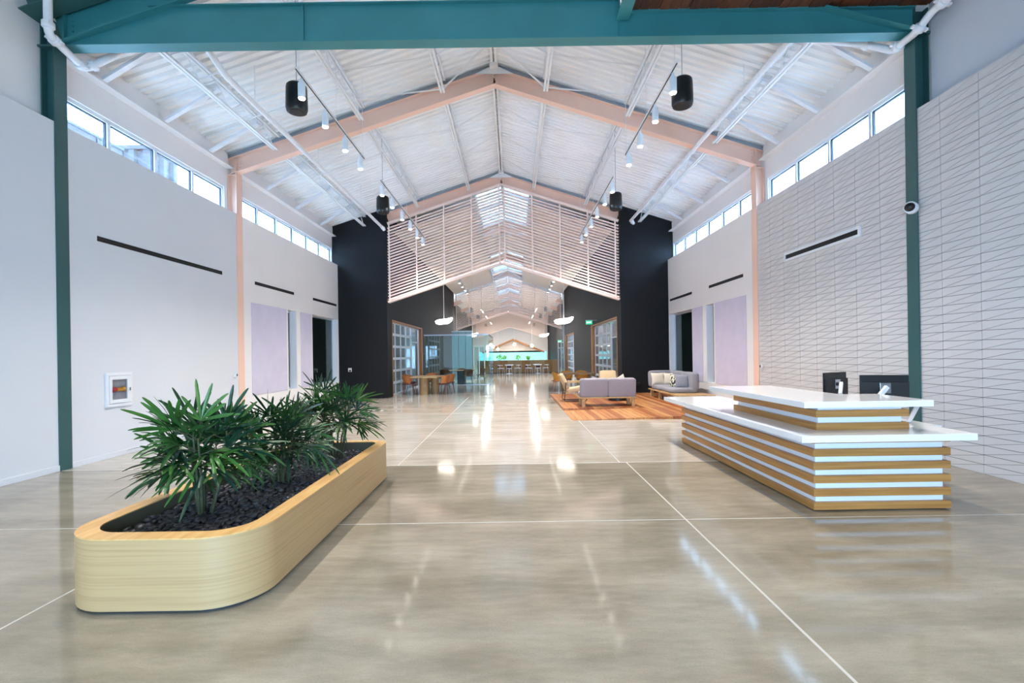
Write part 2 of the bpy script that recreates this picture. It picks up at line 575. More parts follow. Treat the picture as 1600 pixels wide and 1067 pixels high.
def tile_mesh():
    """two triangular facets parted by a diagonal groove on one backing"""
    g, q = 0.006, 0.0045
    L, H = TW - g, TH - g
    x0, xg, xf = 0.0, -0.010, -0.020
    dy, dz = q * 1.5, q * 0.55
    A = [(0, H - dz), (0, 0), (L - dy, 0)]            # lower facet (y, z); the fold runs from the far bottom to the near top
    B = [(dy, H), (L, H), (L, dz)]
    vs, fs = [], []
    for P in (A, B):
        b = len(vs)
        vs += [(xf, y, z) for y, z in P] + [(xg, y, z) for y, z in P]
        fs += [(b, b + 1, b + 2), (b, b + 3, b + 4, b + 1), (b + 1, b + 4, b + 5, b + 2), (b + 2, b + 5, b + 3, b)]
    k = len(vs)
    vs += [(xg, 0, H), (xg, L, 0)]
    ns = len(fs)
    fs += [(3, k, 6 + 3, 5), (5, 6 + 3, 6 + 5, k + 1)]
    return vs, fs, ns


tv, tf, tns = tile_mesh()
rng = random.Random(4)
tb = MB().add(tv, tf[:tns])
tb.cur = 1  # groove floor coloured dark in place of the shade in it
tb.f += [tuple(f) for f in tf[tns:]]
tb.mi += [1, 1]
tm = tb.build('tile', [M['tile'], M['grout']], wt)
tiles = []
rest = MB()
nrow = 42
for k in range(-17, 10):
    y = 6.09 + TW * k + 0.002
    for r in range(nrow):
        tiles.append((y, r))
vis = [t for t in tiles if t[0] > 5.0]
vis.sort(key=lambda t: t[0])
named = set(vis[:299])
first = True
for (y, r) in tiles:
    z = 0.002 + r * TH
    if (y, r) in named:
        if first:
            o = tm
            first = False
        else:
            o = tm.copy()
            col.objects.link(o)
            o.parent = wt
        o.location = (5.925 + rng.uniform(-0.0008, 0.0008), y, z)
    else:
        dx = rng.uniform(-0.0008, 0.0008)
        rest.add([(5.925 + dx + a, y + b, z + c) for a, b, c in tv], tf[:tns])
o = rest.build('tile_field', M['tile'], wt)
o['kind'] = 'stuff'
# back of the side rooms, roofs beside the hall
struct('wall_left_outer', MB().box(-12.2, -12.0, 6.9, 84, 0, 4.6), M['warehouse'])
struct('wall_right_outer', MB().box(11.4, 11.6, 6.9, 84, 0, 4.6), M['warehouse'])
struct('wall_left_room_end', MB().box(-12, -6.86, 6.9, 7.05, 0, 4.6), M['warehouse'])
struct('wall_right_room_end', MB().box(6.16, 11.4, 6.9, 7.05, 0, 4.6), M['warehouse'])
struct('wall_left_partition', MB().box(-12, -6.62, 18.42, 18.54, 0, 4.55), M['shelf_room'])
struct('wall_right_partition', MB().box(5.92, 11.4, 18.42, 18.54, 0, 4.55), M['shelf_room'])
struct('ceiling_side_left', MB().box(-40, -6.86, -4, 84, 4.56, 4.8), M['membrane'])
struct('ceiling_side_right', MB().box(6.16, 40, -4, 84, 4.56, 4.8), M['membrane'])
struct('baseboard_left', MB().box(XL, XL + 0.014, -3.6, YB, 0, 0.085), M['wall'], bevel=0.003)
struct('baseboard_right', MB().box(XR - 0.014, XR, 11.85, YB, 0, 0.085), M['wall_warm'], bevel=0.003)
# ------------------------------------------------------------------ black rooms either side of the passage
DOOR_H = 3.02
mb = MB()
mb.box(-6.86, PL, YB, YB + 0.16, 0, 6.4)
mb.prism_y([(-6.95, 6.4), (PL, 6.4), (PL, zdeck(PL) - 0.01), (-6.95, zdeck(-6.95) - 0.01)], YB, YB + 0.16)
struct('wall_black_left_front', mb, M['black_wall'])
mb = MB()
wall_pieces(mb, PL - 0.22, PL, YB + 0.16, 25.5, 0, 7.1, [(19.0, 25.3, 0, DOOR_H)])
struct('wall_black_left_side', mb, M['black_wall'])
mb = MB()
wall_pieces(mb, PL - 0.35, PL - 0.12, 25.5, 40.0, 0, 7.05, [])
struct('wall_black_left_far', mb, M['black_wall'])
mb = MB()
mb.box(PR, 6.16, YB, YB + 0.16, 0, 6.4)
mb.prism_y([(PR, 6.4), (6.25, 6.4), (6.25, zdeck(6.25) - 0.01), (PR, zdeck(PR) - 0.01)], YB, YB + 0.16)
struct('wall_black_right_front', mb, M['black_wall'])
mb = MB()
wall_pieces(mb, PR, PR + 0.22, YB + 0.16, 25.5, 0, 7.1, [(19.0, 25.3, 0, DOOR_H)])
struct('wall_black_right_side', mb, M['black_wall'])
mb = MB()
wall_pieces(mb, PR + 0.06, PR + 0.3, 25.5, 40.0, 0, 7.05, [(33.0, 38.4, 0, DOOR_H)])
struct('wall_black_right_far', mb, M['black_wall'])
for nm, xa, xb in (('wall_hall_left', PL - 1.3, PL - 1.1), ('wall_hall_right', PR + 0.9, PR + 1.1)):
    struct(nm, MB().box(xa, xb, 46, YEND, 0, 7.1), M['black_wall'])
struct('wall_return_left', MB().box(-12, PL - 0.12, 40.0, 40.2, 0, 7.1), M['black_wall'])
struct('wall_return_right', MB().box(PR + 0.06, 11.4, 40.0, 40.2, 0, 7.1), M['black_wall'])
struct('wall_room_back_left', MB().box(-9.4, -9.25, 18.54, 40, 0, 4.55), M['shelf_room'])
struct('wall_room_back_right', MB().box(8.6, 8.75, 18.54, 40, 0, 4.55), M['shelf_room'])
struct('wall_room_split_left', MB().box(-9.3, PL - 0.22, 26.0, 26.12, 0, 4.55), M['shelf_room'])
struct('wall_room_split_right', MB().box(PR + 0.3, 8.65, 26.0, 26.12, 0, 4.55), M['shelf_room'])

# ------------------------------------------------------------------ roof: corrugated deck near, smooth deck beyond, with a slot for the ridge skylights


def deck_side(sgn, y0, y1, xa, xb, flute):
    """underside profile runs along y, extruded down the slope from xa to xb (distances from the ridge)"""
    mb = MB()
    prof = []
    if flute:
        y = y0
        p = 0.19
        while y < y1:
            prof += [(y, 0), (y + 0.085, 0), (y + 0.105, 0.05), (y + 0.17, 0.05)]
            y += p
    else:
        prof = [(y0, 0), (y1, 0)]
    n = len(prof)
    vs = []
    for d in (xa, xb):
        for (y, h) in prof:
            vs.append((X0 + sgn * d, y, ZDECK - SL * d + h))
        for (y, h) in ((prof[-1][0], 0.16), (prof[0][0], 0.16)):
            vs.append((X0 + sgn * d, y, ZDECK - SL * d + h))
    m = n + 2
    fs = [(i, (i + 1) % m, m + (i + 1) % m, m + i) for i in range(m)]
    fs += [tuple(range(m))[::-1], tuple(range(m, 2 * m))]
    return mb.add(vs, fs)


struct('ceiling_left', deck_side(-1, 7.02, 19.5, 0, 6.66, True), M['deck'])
struct('ceiling_right', deck_side(1, 7.02, 19.5, 0, 6.68, True), M['deck'])
struct('ceiling_left_far', deck_side(-1, 19.5, YEND, 1.12, 6.66, False), M['deck'])
struct('ceiling_right_far', deck_side(1, 19.5, YEND, 1.12, 6.68, False), M['deck'])
for sgn, nm in ((-1, 'left'), (1, 'right')):
    mb = MB()
    mb.beam((X0, 1.7, ZDECK + 1.1), (X0 + sgn * 6.66, 1.7, ZDECK + 1.1 - SL * 6.66), 10.6, 0.12)
    struct('ceiling_entry_' + nm, mb, M['deck'])
mb = MB().prism_y([(-7.0, 6.5), (X0, ZDECK), (6.3, 6.5), (6.3, 7.6), (X0, 9.75), (-7.0, 7.6)], 7.0, 7.02)
struct('wall_gable', mb, M['wall'])
mb = MB()
mb.box(-7.0, -3.05, -3.8, -3.6, 0, 7.6)
mb.box(2.35, 6.3, -3.8, -3.6, 0, 7.6)
mb.box(-3.05, 2.35, -3.8, -3.6, 2.65, 7.6)
mb.prism_y([(-7.0, 7.6), (6.3, 7.6), (X0, 9.75)], -3.8, -3.6)
struct('wall_rear', mb, M['wall'])  # unseen; opening narrowed to cut the light from behind
# ridge skylights: one per bay
ng = 0
bays = [(19.6, 25.4)] + [(FR[k] + 0.25, FR[k + 1] - 0.25) for k in (3, 5, 7)]
for ya, yb in ((25.4, FR[3] + 0.25), (FR[4] - 0.25, FR[5] + 0.25), (FR[6] - 0.25, FR[7] + 0.25), (FR[8] - 0.25, YEND)):
    mb = MB().prism_y([(X0 - 1.12, ZDECK - SL * 1.12), (X0, ZDECK), (X0 + 1.12, ZDECK - SL * 1.12), (X0 + 1.12, ZDECK - SL * 1.12 + 0.16), (X0, ZDECK + 0.16), (X0 - 1.12, ZDECK - SL * 1.12 + 0.16)], ya, yb)
    struct('ceiling_ridge', mb, M['deck'])
for n, (y0, y1) in enumerate(bays):
    if y1 > YEND:
        break
    t = thing('ridge_skylight', 'ridge skylight with white bars, %s one counting into the hall from the slatted gable' % ['', 'second', 'third', 'fourth', 'fifth', 'sixth', 'seventh', 'eighth', 'ninth'][n] if n else 'ridge skylight with white bars, nearest one behind the first slatted gable', 'skylight', (X0, y0, ZDECK), 'skylights along the ridge')
    for sgn in (-1, 1):
        mb = MB()
        mb.beam((X0, (y0 + y1) / 2, ZDECK + 0.06), (X0 + sgn * 1.13, (y0 + y1) / 2, ZDECK + 0.06 - SL * 1.13), y1 - y0, 0.012)
        mb.build('pane', M['glass_sky'], t)
        k = 4 if n < 2 else 2
        for i in range(k + 1):
            yy = y0 + (y1 - y0) * i / k
            MB().beam((X0, yy, ZDECK + 0.03), (X0 + sgn * 1.13, yy, ZDECK + 0.03 - SL * 1.13), 0.05, 0.06).build('glazing_bar', M['steel_white'], t)
    MB().box(X0 - 0.04, X0 + 0.04, y0, y1, ZDECK - 0.05, ZDECK + 0.05).build('ridge_bar', M['steel_white'], t)
# smooth ceiling boards hung under the deck, left and right of the skylights
for a, b in ((19.4, 39.6), (41.2, 60.6), (62.6, 69.6)):
    for sgn in (-1, 1):
        nb = 4
        for i in range(nb):
            ya, yb = a + (b - a) * i / nb, a + (b - a) * (i + 1) / nb - 0.012
            mb = MB()
            xo = 4.34 if sgn < 0 else 4.42
            mb.beam((X0 + sgn * 1.25, (ya + yb) / 2, 7.56), (X0 + sgn * xo, (ya + yb) / 2, 7.56 - SL * (xo - 1.25)), yb - ya, 0.05)
            o = struct('ceiling_board', mb, M['panel_ceiling'])
# end wall
mb = MB()
mb.prism_y([(-9, 0), (9, 0), (9, zdeck(9)), (X0, ZDECK), (-9, zdeck(-9))], YEND, YEND + 0.2)
struct('wall_end', mb, M['panel_ceiling'])

# ------------------------------------------------------------------ clerestory windows
nwin = 0
for side, xin in (('left', XUL), ('right', XUR)):
    sg = -1 if side == 'left' else 1
    for (y0, y1, npane) in ((7.16, 11.47, 4), (12.0, 18.24, 6)):
        nwin += 1
        xa = xin + sg * 0.03
        w_ = MB()
        w_.box(min(xa, xa + sg * 0.07), max(xa, xa + sg * 0.07), y0, y1, 5.62, 5.68)
        wo = struct('window_%d' % nwin, w_, M['white_frame'])
        MB().box(min(xa, xa + sg * 0.07), max(xa, xa + sg * 0.07), y0, y1, LEDGE, LEDGE + 0.05).build('sill', M['white_frame'], wo)
        pw = (y1 - y0) / npane
        for i in range(npane + 1):
            yy = y0 + i * pw
            MB().box(min(xa, xa + sg * 0.07), max(xa, xa + sg * 0.07), max(y0, yy - 0.03), min(y1, yy + 0.03), LEDGE, 5.63).build('mullion', M['white_frame'], wo)
        for i in range(npane):
            ya, yb = y0 + i * pw + 0.03, y0 + (i + 1) * pw - 0.03
            xg = xa + sg * 0.045
            MB().box(xg - 0.004, xg + 0.004, ya + 0.018, yb - 0.018, LEDGE + 0.05, 5.602).build('pane', M['glass'], wo)
            g = MB().box(xg - 0.018, xg + 0.018, ya, yb, 5.602, 5.62)
            g.build('gasket', M['win_dark'], wo)
            MB().box(xg - 0.018, xg + 0.018, yb - 0.018, yb, LEDGE + 0.05, 5.602).build('gasket', M['win_dark'], wo)
            MB().box(xg - 0.018, xg + 0.018, ya, ya + 0.018, LEDGE + 0.05, 5.602).build('gasket', M['win_dark'], wo)

# low windows of the side rooms, recessed
for side in ('left', 'right'):
    sg = -1 if side == 'left' else 1
    xf = XL if side == 'left' else XR
    for (y0, y1, z0, z1) in LOW_HOLES:
        nwin += 1
        xo = xf + sg * 0.2
        fr = MB().box(min(xo, xo + sg * 0.06), max(xo, xo + sg * 0.06), y0, y0 + 0.05, z0, z1)
        wo = struct('window_%d' % nwin, fr, M['alu'])
        MB().box(min(xo, xo + sg * 0.06), max(xo, xo + sg * 0.06), y1 - 0.05, y1, z0, z1).build('frame_stile', M['alu'], wo)
        MB().box(min(xo, xo + sg * 0.06), max(xo, xo + sg * 0.06), y0 + 0.05, y1 - 0.05, z0, z0 + 0.05).build('frame_rail', M['alu'], wo)
        MB().box(min(xo, xo + sg * 0.06), max(xo, xo + sg * 0.06), y0 + 0.05, y1 - 0.05, z1 - 0.05, z1).build('frame_rail', M['alu'], wo)
        MB().box(xo + sg * 0.03 - 0.004, xo + sg * 0.03 + 0.004, y0 + 0.05, y1 - 0.05, z0 + 0.05, z1 - 0.05).build('pane', M['glass_dark'], wo)
        # white lining of the far reveal
        MB().box(min(xf + sg * 0.004, xo), max(xf + sg * 0.004, xo), y1 - 0.012, y1, z0, z1).build('reveal', M['white_strip'], wo)

# ------------------------------------------------------------------ eave channels on top of the upper walls (a lip with a web behind)
for side, xin, sg in (('left', XUL, 1), ('right', XUR, -1)):
    mb = MB()
    xs = sorted((xin, xin + sg * 0.16))
    ze = zdeck(xin)
    pts = [(xin, 6.14), (xin + sg * 0.16, 6.14), (xin + sg * 0.16, 6.165), (xin + sg * 0.03, 6.18), (xin + sg * 0.03, ze - 0.02), (xin, ze - 0.02)]
    if sg < 0:
        pts = pts[::-1]
    mb.prism_y(pts, YG + 0.22, FR[0] - 0.005)
    t = thing('eave_channel', 'white eave channel running along the top of the %s wall, entry bay' % side, 'beam', (xin, YG + 0.22, 6.14), 'eave channels')
    mb.build('web', M['wall_warm'], t)
    mb = MB().prism_y(pts, FR[0] + 0.26, YB)
    t = thing('eave_channel', 'white eave channel along the top of the %s wall, second bay' % side, 'beam', (xin, FR[0] + 0.26, 6.14), 'eave channels')
    mb.build('web', M['wall_warm'], t)
# ------------------------------------------------------------------ green entry frame
SIDE = {-1: 'left', 1: 'right'}
for sg, xi in ((-1, XL + 0.015), (1, XR - 0.02)):
    t = thing('green_column', 'dark green wide flange steel column standing at the %s wall of the entry' % SIDE[sg], 'column', (xi, YG + 0.1, 0), 'green entry columns')
    a, b = sorted((xi, xi + sg * 0.016))
    MB().box(a, b, YG, YG + 0.2, 0, 6.53).build('inner_flange', M['green2'], t)
    a, b = sorted((xi + sg * 0.016, xi + sg * 0.2))
    MB().box(a, b, YG + 0.09, YG + 0.106, 0, 6.53).build('web', M['green2'], t)
    a, b = sorted((xi + sg * 0.185, xi + sg * 0.2))
    MB().box(a, b, YG, YG + 0.2, LEDGE + 0.002, 6.53).build('outer_flange', M['green2'], t)
    a, b = sorted((xi - sg * 0.0, xi + sg * 0.24))
    MB().box(a - 0.01, b + 0.01, YG - 0.03, YG + 0.23, 6.14, 6.165).build('cap_plate', M['green2'], t)

# horizontal tie: deep girder on the left, shallower on the right
t = thing('tie_girder', 'teal green deep plate girder spanning the entry from the left column', 'beam', (XL, YG + 0.1, 6.17), 'green entry girders')
xa, xb = XL + 0.02, 1.62
MB().box(xa, xb, YG, YG + 0.2, 6.17, 6.185).build('bottom_flange', M['green'], t)
mb = MB().prism_y([(xa, 6.185), (xb, 6.185), (xb, 6.70), (-5.2, 6.70), (xa, 6.24)], YG + 0.03, YG + 0.045)
mb.build('web', M['green'], t)
MB().box(-5.2, xb, YG - 0.03, YG + 0.2, 6.70, 6.715).build('top_flange', M['green'], t)
MB().box(-2.98, -2.965, YG - 0.01, YG + 0.2, 6.185, 6.70).build('stiffener', M['green'], t)
MB().box(1.60, 1.62, YG - 0.01, YG + 0.2, 6.185, 6.70).build('stiffener', M['green'], t)
t = thing('tie_girder', 'dark teal green shallow girder spanning the entry below the timber soffit', 'beam', (XR, YG + 0.1, 6.17), 'green entry girders')
MB().box(1.62, XR - 0.02, YG, YG + 0.2, 6.17, 6.185).build('bottom_flange', M['green'], t)
MB().box(1.62, XR - 0.02, YG + 0.03, YG + 0.045, 6.185, 6.52).build('web', M['green'], t)
MB().box(1.64, XR - 0.02, YG - 0.03, YG + 0.2, 6.52, 6.54).build('top_flange', M['green'], t)
MB().beam((5.9, YG - 0.03, 6.17), (4.55, YG - 0.03, 6.17 + 1.35 * SL - 0.09), 0.12, 0.016, up=(0, 0, 1)).build('sloping_flange', M['green'], t)
# sloping rafter over the left end of the girder, and the heavier one in front of it
t = thing('green_rafter', 'teal green sloping rafter rising from the left column over the girder', 'beam', (-6.5, YG, 6.2), 'green entry rafters')
p0, p1 = Vector((-6.52, YG - 0.02, 6.17)), Vector((-3.2, YG - 0.02, 6.17 + 3.32 * SL))
MB().beam(p0, p1, 0.10, 0.016).build('bottom_flange', M['green'], t)
MB().beam(p0 + Vector((0, 0.03, 0.25)), p1 + Vector((0, 0.03, 0.25)), 0.014, 0.48).build('web', M['green'], t)
for i in range(4):
    MB().tube([(-6.30, YG - 0.0, 6.36 + 0.075 * i), (-6.30, YG - 0.024, 6.36 + 0.075 * i)], 0.016, 6).build('bolt', M['green'], t)
MB().box(-6.40, -6.385, YG - 0.06, YG - 0.005, 6.22, 6.62).build('stiffener', M['green'], t)
t = thing('green_rafter', 'dark green heavy rafter with a broad underside, uppermost at the left of the entry', 'beam', (-6.7, YG - 0.3, 6.5), 'green entry rafters')
p0, p1 = Vector((-6.74, 6.80, 6.46)), Vector((-2.6, 6.80, 6.46 + 4.14 * SL))
u = Vector((0, 0, 1))
MB().beam(p0, p1, 0.30, 0.018).build('bottom_flange', M['green2'], t)
MB().beam(p0 + u * 0.13, p1 + u * 0.13, 0.016, 0.24).build('web', M['green2'], t)
MB().beam(p0 + u * 0.26, p1 + u * 0.26, 0.30, 0.018).build('top_flange', M['green2'], t)
# beam running towards the camera
t = thing('soffit_beam', 'green beam running from the girder back over the entry beside the timber soffit', 'beam', (1.62, 6.9, 6.42), None)
MB().box(1.56, 1.74, 2.0, YG - 0.01, 6.40, 6.418).build('bottom_flange', M['green'], t)
MB().box(1.64, 1.655, 2.0, YG - 0.01, 6.418, 6.8).build('web', M['green'], t)
MB().box(1.56, 1.74, 2.0, YG - 0.01, 6.8, 6.82).build('top_flange', M['green'], t)
# timber soffit of single planks
sof = struct('ceiling_timber', MB().box(1.74, 6.08, 2.2, YG - 0.03, 6.56, 6.6), M['soffit'][0])
for i in range(30):
    x = 1.75 + i * 0.143
    MB().box(x, x + 0.136, 2.2, YG - 0.03, 6.532 + 0.004 * (i % 3), 6.56).build('plank', M['soffit'][(i * 7 // 3) % 2], sof)
struct('wall_rear_right', MB().box(1.64, 6.1, 1.9, 2.2, 6.4, 8.0), M['wall'])

# ------------------------------------------------------------------ salmon frames
names = ['first', 'second', 'third', 'fourth', 'fifth', 'sixth', 'seventh', 'eighth', 'ninth', 'tenth']
for k, y in enumerate(FR):
    if y > YEND - 1:
        break
    full = (k == 0)
    t = thing('gable_frame', 'salmon pink steel gable rafters, %s frame counted from the entry' % names[k], 'roof frame', (X0, y, 8.1), 'salmon roof frames')
    dpt = 0.37
    zt = 8.10 + dpt / 2
    for sg in (-1, 1):
        xe = (-6.78 if sg < 0 else 6.08) if full else (PL + 0.01 if sg < 0 else PR - 0.01)
        if k > 1:
            xe = -5.8 if sg < 0 else 5.0
        p0 = Vector((X0, y + 0.1, zt + 0.0))
        p1 = Vector((xe, y + 0.1, zt - SL * abs(xe - X0)))
        mb = MB().ibeam(p0, p1, dpt, 0.2, 0.016, 0.012)
        mb.build('rafter', M['pink'], t)
        # grey bearing channel on top
        q = Vector((0, 0.0, dpt / 2 + 0.065))
        if k < 2:
            MB().beam(p0 + q, p1 + q, 0.1, 0.10).build('bearing_channel', M['channel'], t)
    MB().prism_y([(X0 - 0.45, 8.10 + dpt - SL * 0.45), (X0 - 0.1, 8.10 + dpt + 0.02), (X0 + 0.1, 8.10 + dpt + 0.02), (X0 + 0.45, 8.10 + dpt - SL * 0.45)], y - 0.02, y + 0.0).build('ridge_plate', M['steel_white'] if k < 2 else M['pink'], t)
    if full:
        for sg, xi in ((-1, XL + 0.015), (1, XR - 0.015)):
            ztop = zt - dpt / 2 - SL * abs(xi - X0)
            c = thing('salmon_column', 'salmon pink steel column at the %s wall under the first gable frame' % SIDE[sg], 'column', (xi, y + 0.12, 0), 'salmon columns')
            a, b = sorted((xi, xi + sg * 0.016))
            MB().box(a, b, y, y + 0.25, 0, ztop - 0.0).build('inner_flange', M['pink'], c)
            a, b = sorted((xi + sg * 0.016, xi + sg * 0.22))
            MB().box(a, b, y + 0.1, y + 0.112, LEDGE + 0.003, ztop - 0.04).build('web', M['pink'], c)
            a, b = sorted((xi + sg * 0.19, xi + sg * 0.205))
            MB().box(a, b, y, y + 0.25, LEDGE + 0.003, ztop - 0.09).build('outer_flange', M['pink'], c)
            MB().box(*sorted((xi, xi + sg * 0.2)), y - 0.002, y + 0.19, ztop - 0.09, ztop - 0.07).build('cap_plate', M['pink'], c)
            # knee plate with its bolts
            MB().box(*sorted((xi + sg * 0.0, xi + sg * 0.014)), y - 0.004, y + 0.2, ztop + 0.02, ztop + dpt - 0.04).build('knee_plate', M['pink'], t)
            for i in range(4):
                zz = ztop + 0.06 + i * 0.075
                MB().tube([(xi - sg * 0.05, y + 0.09, zz), (xi - sg * 0.05, y + 0.06, zz)], 0.013, 6).build('bolt', M['pink'], t)

# ------------------------------------------------------------------ bar joists
jx = [(-5.2, 'lowest'), (-3.15, 'middle'), (-1.22, 'upper'), (1.22, 'upper'), (3.15, 'middle'), (5.2, 'lowest')]


def joist(x, y0, y1, depth, label, grp):
    zd = zdeck(X0 + x) - 0.022
    xx = X0 + x
    t = thing('bar_joist', label, 'joist', (xx, y0, zd), grp)
    for s_ in (-1, 1):
        MB().box(xx + s_ * 0.035 - 0.022, xx + s_ * 0.035 + 0.022, y0, y1, zd - 0.045, zd).build('top_chord', M['steel_white'], t)
        MB().box(xx + s_ * 0.035 - 0.022, xx + s_ * 0.035 + 0.022, y0 + 0.15, y1 - 0.12, zd - depth, zd - depth + 0.04).build('bottom_chord', M['steel_white'], t)
    pts = []
    n = int((y1 - y0 - 0.3) / 0.45)
    for i in range(n + 1):
        yy = y0 + 0.2 + (y1 - y0 - 0.4) * i / n
        pts.append((xx, yy, zd - depth + 0.02 if i % 2 else zd - 0.02))
    MB().tube(pts, 0.012, 5).build('web_rod', M['steel_white'], t)
    return t


for j, (x, nm) in enumerate(jx):
    s_ = 'left' if x < 0 else 'right'
    joist(x, YG + 0.22, FR[0] - 0.03, 0.40, 'white open web steel joist, %s on the %s slope of the entry bay' % (nm, s_), 'entry bay joists')
    joist(x, FR[0] + 0.22, FR[1] - 0.02, 0.40, 'white open web steel joist, %s on the %s slope of the second bay' % (nm, s_), 'second bay joists')
for (y0, y1, nm) in ((YG + 0.22, FR[0], 'entry'), (FR[0] + 0.2, FR[1], 'second')):
    t = thing('ridge_beam', 'white ridge beam under the roof peak of the %s bay' % nm, 'beam', (X0, y0, 8.4), 'ridge beams')
    for s_ in (-1, 1):
        MB().box(X0 + s_ * 0.05 - 0.03, X0 + s_ * 0.05 + 0.03, y0, y1, ZDECK - 0.13, ZDECK - 0.02).build('chord', M['steel_white'], t)
    MB().box(X0 - 0.10, X0 + 0.10, y1 - 0.2, y1 - 0.02, ZDECK - 0.2, ZDECK - 0.13).build('seat', M['steel_white'], t)

# cross bridging and diagonal ties between the joists
nb = 0


def tie(p0, p1, r, label, grp):
    t = thing('bridging_rod', label, 'brace', p0, grp)
    MB().tube([p0, p1], r, 6).build('rod', M['steel_white'], t)


def jp(x, y, low):
    return (X0 + x, y, zdeck(X0 + x) - (0.38 if low else 0.05))


order = ['ridge to upper', 'upper to middle', 'middle to lowest']
for bay, ys, bname in ((0, (8.6, 10.1), 'entry'), (1, (13.4, 15.2, 17.0), 'second')):
    for yi, y in enumerate(ys):
        for sg in (-1, 1):
            xs = [0.03, 1.17, 3.10, 5.15]
            for i in range(3):
                a, b = xs[i] * sg, xs[i + 1] * sg
                pos = ['first', 'second', 'third'][yi]
                lab = 'thin white bridging rod, %s joist, %s slope, %s row, %s bay' % (order[i], SIDE[sg], pos, bname)
                if i == 0:
                    tie((X0 + a, y, ZDECK - 0.1), jp(b, y, True), 0.014, lab, 'joist bridging')
                else:
                    tie(jp(a, y, True), jp(b, y, i == 2), 0.012, lab, 'joist bridging')
# braces at the gable peak in front of the first frame
for sg in (-1, 1):
    tie((X0 + sg * 0.06, 10.75, ZDECK - 0.08), (X0 + sg * 1.2, 11.4, zdeck(X0 + sg * 1.2) - 0.36), 0.022, 'white diagonal brace at the roof peak before the first frame, %s side' % SIDE[sg], 'peak braces')
    tie((X0 + sg * 1.24, 11.38, zdeck(X0 + sg * 1.24) - 0.36), (X0 + sg * 3.1, 11.0, zdeck(X0 + sg * 3.1) - 0.16), 0.016, 'white rod from the upper to the middle joist just before the first frame, %s side' % SIDE[sg], 'peak braces')
# short struts between the eave channel and the lowest joist
for bay, ys, bname in ((0, (7.95, 9.35, 10.75), 'entry'), (1, (13.2, 15.0, 16.9), 'second')):
    for sg, xin in ((-1, XUL), (1, XUR)):
        for i, y in enumerate(ys):
            xa = xin - sg * 0.14
            xb = X0 + sg * 5.25
            za, zb = 6.20, zdeck(xb) - 0.10
            t = thing('eave_strut', 'white strut from %s eave channel to lowest joist, %s bay, %s along' % (SIDE[sg], bname, ['first', 'second', 'third'][i]), 'brace', (xa, y, za), 'eave struts')
            MB().beam((xa, y, za), (xb, y, zb), 0.09, 0.05).build('angle_leg', M['pipe'], t)
            MB().beam((xa, y + 0.04, za + 0.05), (xb, y + 0.04, zb + 0.05), 0.012, 0.07).build('upstand', M['pipe'], t)


# ------------------------------------------------------------------ sprinkler mains
def coupling(c, d, t, r=0.075):
    c, d = Vector(c), Vector(d).normalized()
    MB().tube([c - d * 0.045, c - d * 0.03, c + d * 0.03, c + d * 0.045], [r * 0.85, r, r, r * 0.85], 12).build('coupling', M['pipe'], t, smooth=40)
    n = d.cross(Vector((0.3, 0.2, 1))).normalized()
    for s_ in (-1, 1):
        MB().beam(c + n * s_ * (r - 0.01), c + n * s_ * (r + 0.035), 0.05, 0.03).build('bolt_pad', M['pipe'], t)


def arc(a, b, c, n=5, rad=0.11):
    """points rounding the corner b between a and c"""
    a, b, c = Vector(a), Vector(b), Vector(c)
    d0, d1 = (a - b).normalized(), (c - b).normalized()
    p, q = b + d0 * rad, b + d1 * rad
    out = []
    for i in range(n + 1):
        u = i / n
        out.append(p * (1 - u) ** 2 + b * 2 * u * (1 - u) + q * u * u)
    return out


LP = [Vector(p) for p in ((-6.30, 6.62, 8.3), (-6.30, 6.62, 6.07), (-6.50, 7.42, 6.06), (-5.95, 7.60, 6.50), (-4.84, 7.62, 6.62), (-4.84, 8.25, 6.42), (-4.84, 18.12, 6.42))]
t = thing('sprinkler_pipe', 'white sprinkler pipe dropping beside the left green column and running down the left slope', 'pipe', LP[0], 'sprinkler pipes')
pts = [LP[0]]
for i in range(1, 6):
    pts += arc(LP[i - 1], LP[i], LP[i + 1])
pts.append(LP[6])
MB().tube(pts, 0.052, 12).build('pipe', M['pipe'], t, smooth=40)
for i in (1, 2):
    d0, d1 = (LP[i - 1] - LP[i]).normalized(), (LP[i + 1] - LP[i]).normalized()
    coupling(LP[i] + d0 * 0.13, d0, t)
    coupling(LP[i] + d1 * 0.13, d1, t)
coupling((-4.84, 12.6, 6.42), (0, 1, 0), t)
MB().tube([(-4.84, 18.0, 6.42), (-4.80, 18.1, 6.38), (-4.76, 18.14, 6.30)], [0.06, 0.075, 0.05], 10).build('end_elbow', M['pipe'], t, smooth=40)
for y in (9.2, 12.2, 15.6):
    MB().tube([(-4.84, y, 6.46), (-4.84, y, zdeck(-4.84) + 0.02)], 0.008, 6).build('hanger_rod', M['pipe'], t)
RP = [Vector(p) for p in ((5.77, 4.0, 6.16), (5.77, 6.58, 6.18), (5.745, 6.80, 6.05), (5.82, 7.33, 6.11), (5.52, 7.55, 6.36), (4.47, 7.62, 6.52), (4.47, 18.12, 6.52))]
t = thing('sprinkler_pipe', 'white sprinkler pipe twisting round the right green column and running down the right slope', 'pipe', RP[0], 'sprinkler pipes')
pts = [RP[0]]
for i in range(1, 6):
    pts += arc(RP[i - 1], RP[i], RP[i + 1], rad=0.07)
pts.append(RP[6])
MB().tube(pts, 0.052, 12).build('pipe', M['pipe'], t, smooth=40)
for i, k in ((1, 0.16), (2, 0.04), (3, 0.12), (4, 0.06)):
    d0 = (RP[i - 1] - RP[i]).normalized()
    coupling(RP[i] + d0 * k, d0, t)
coupling((4.47, 12.6, 6.52), (0, 1, 0), t)
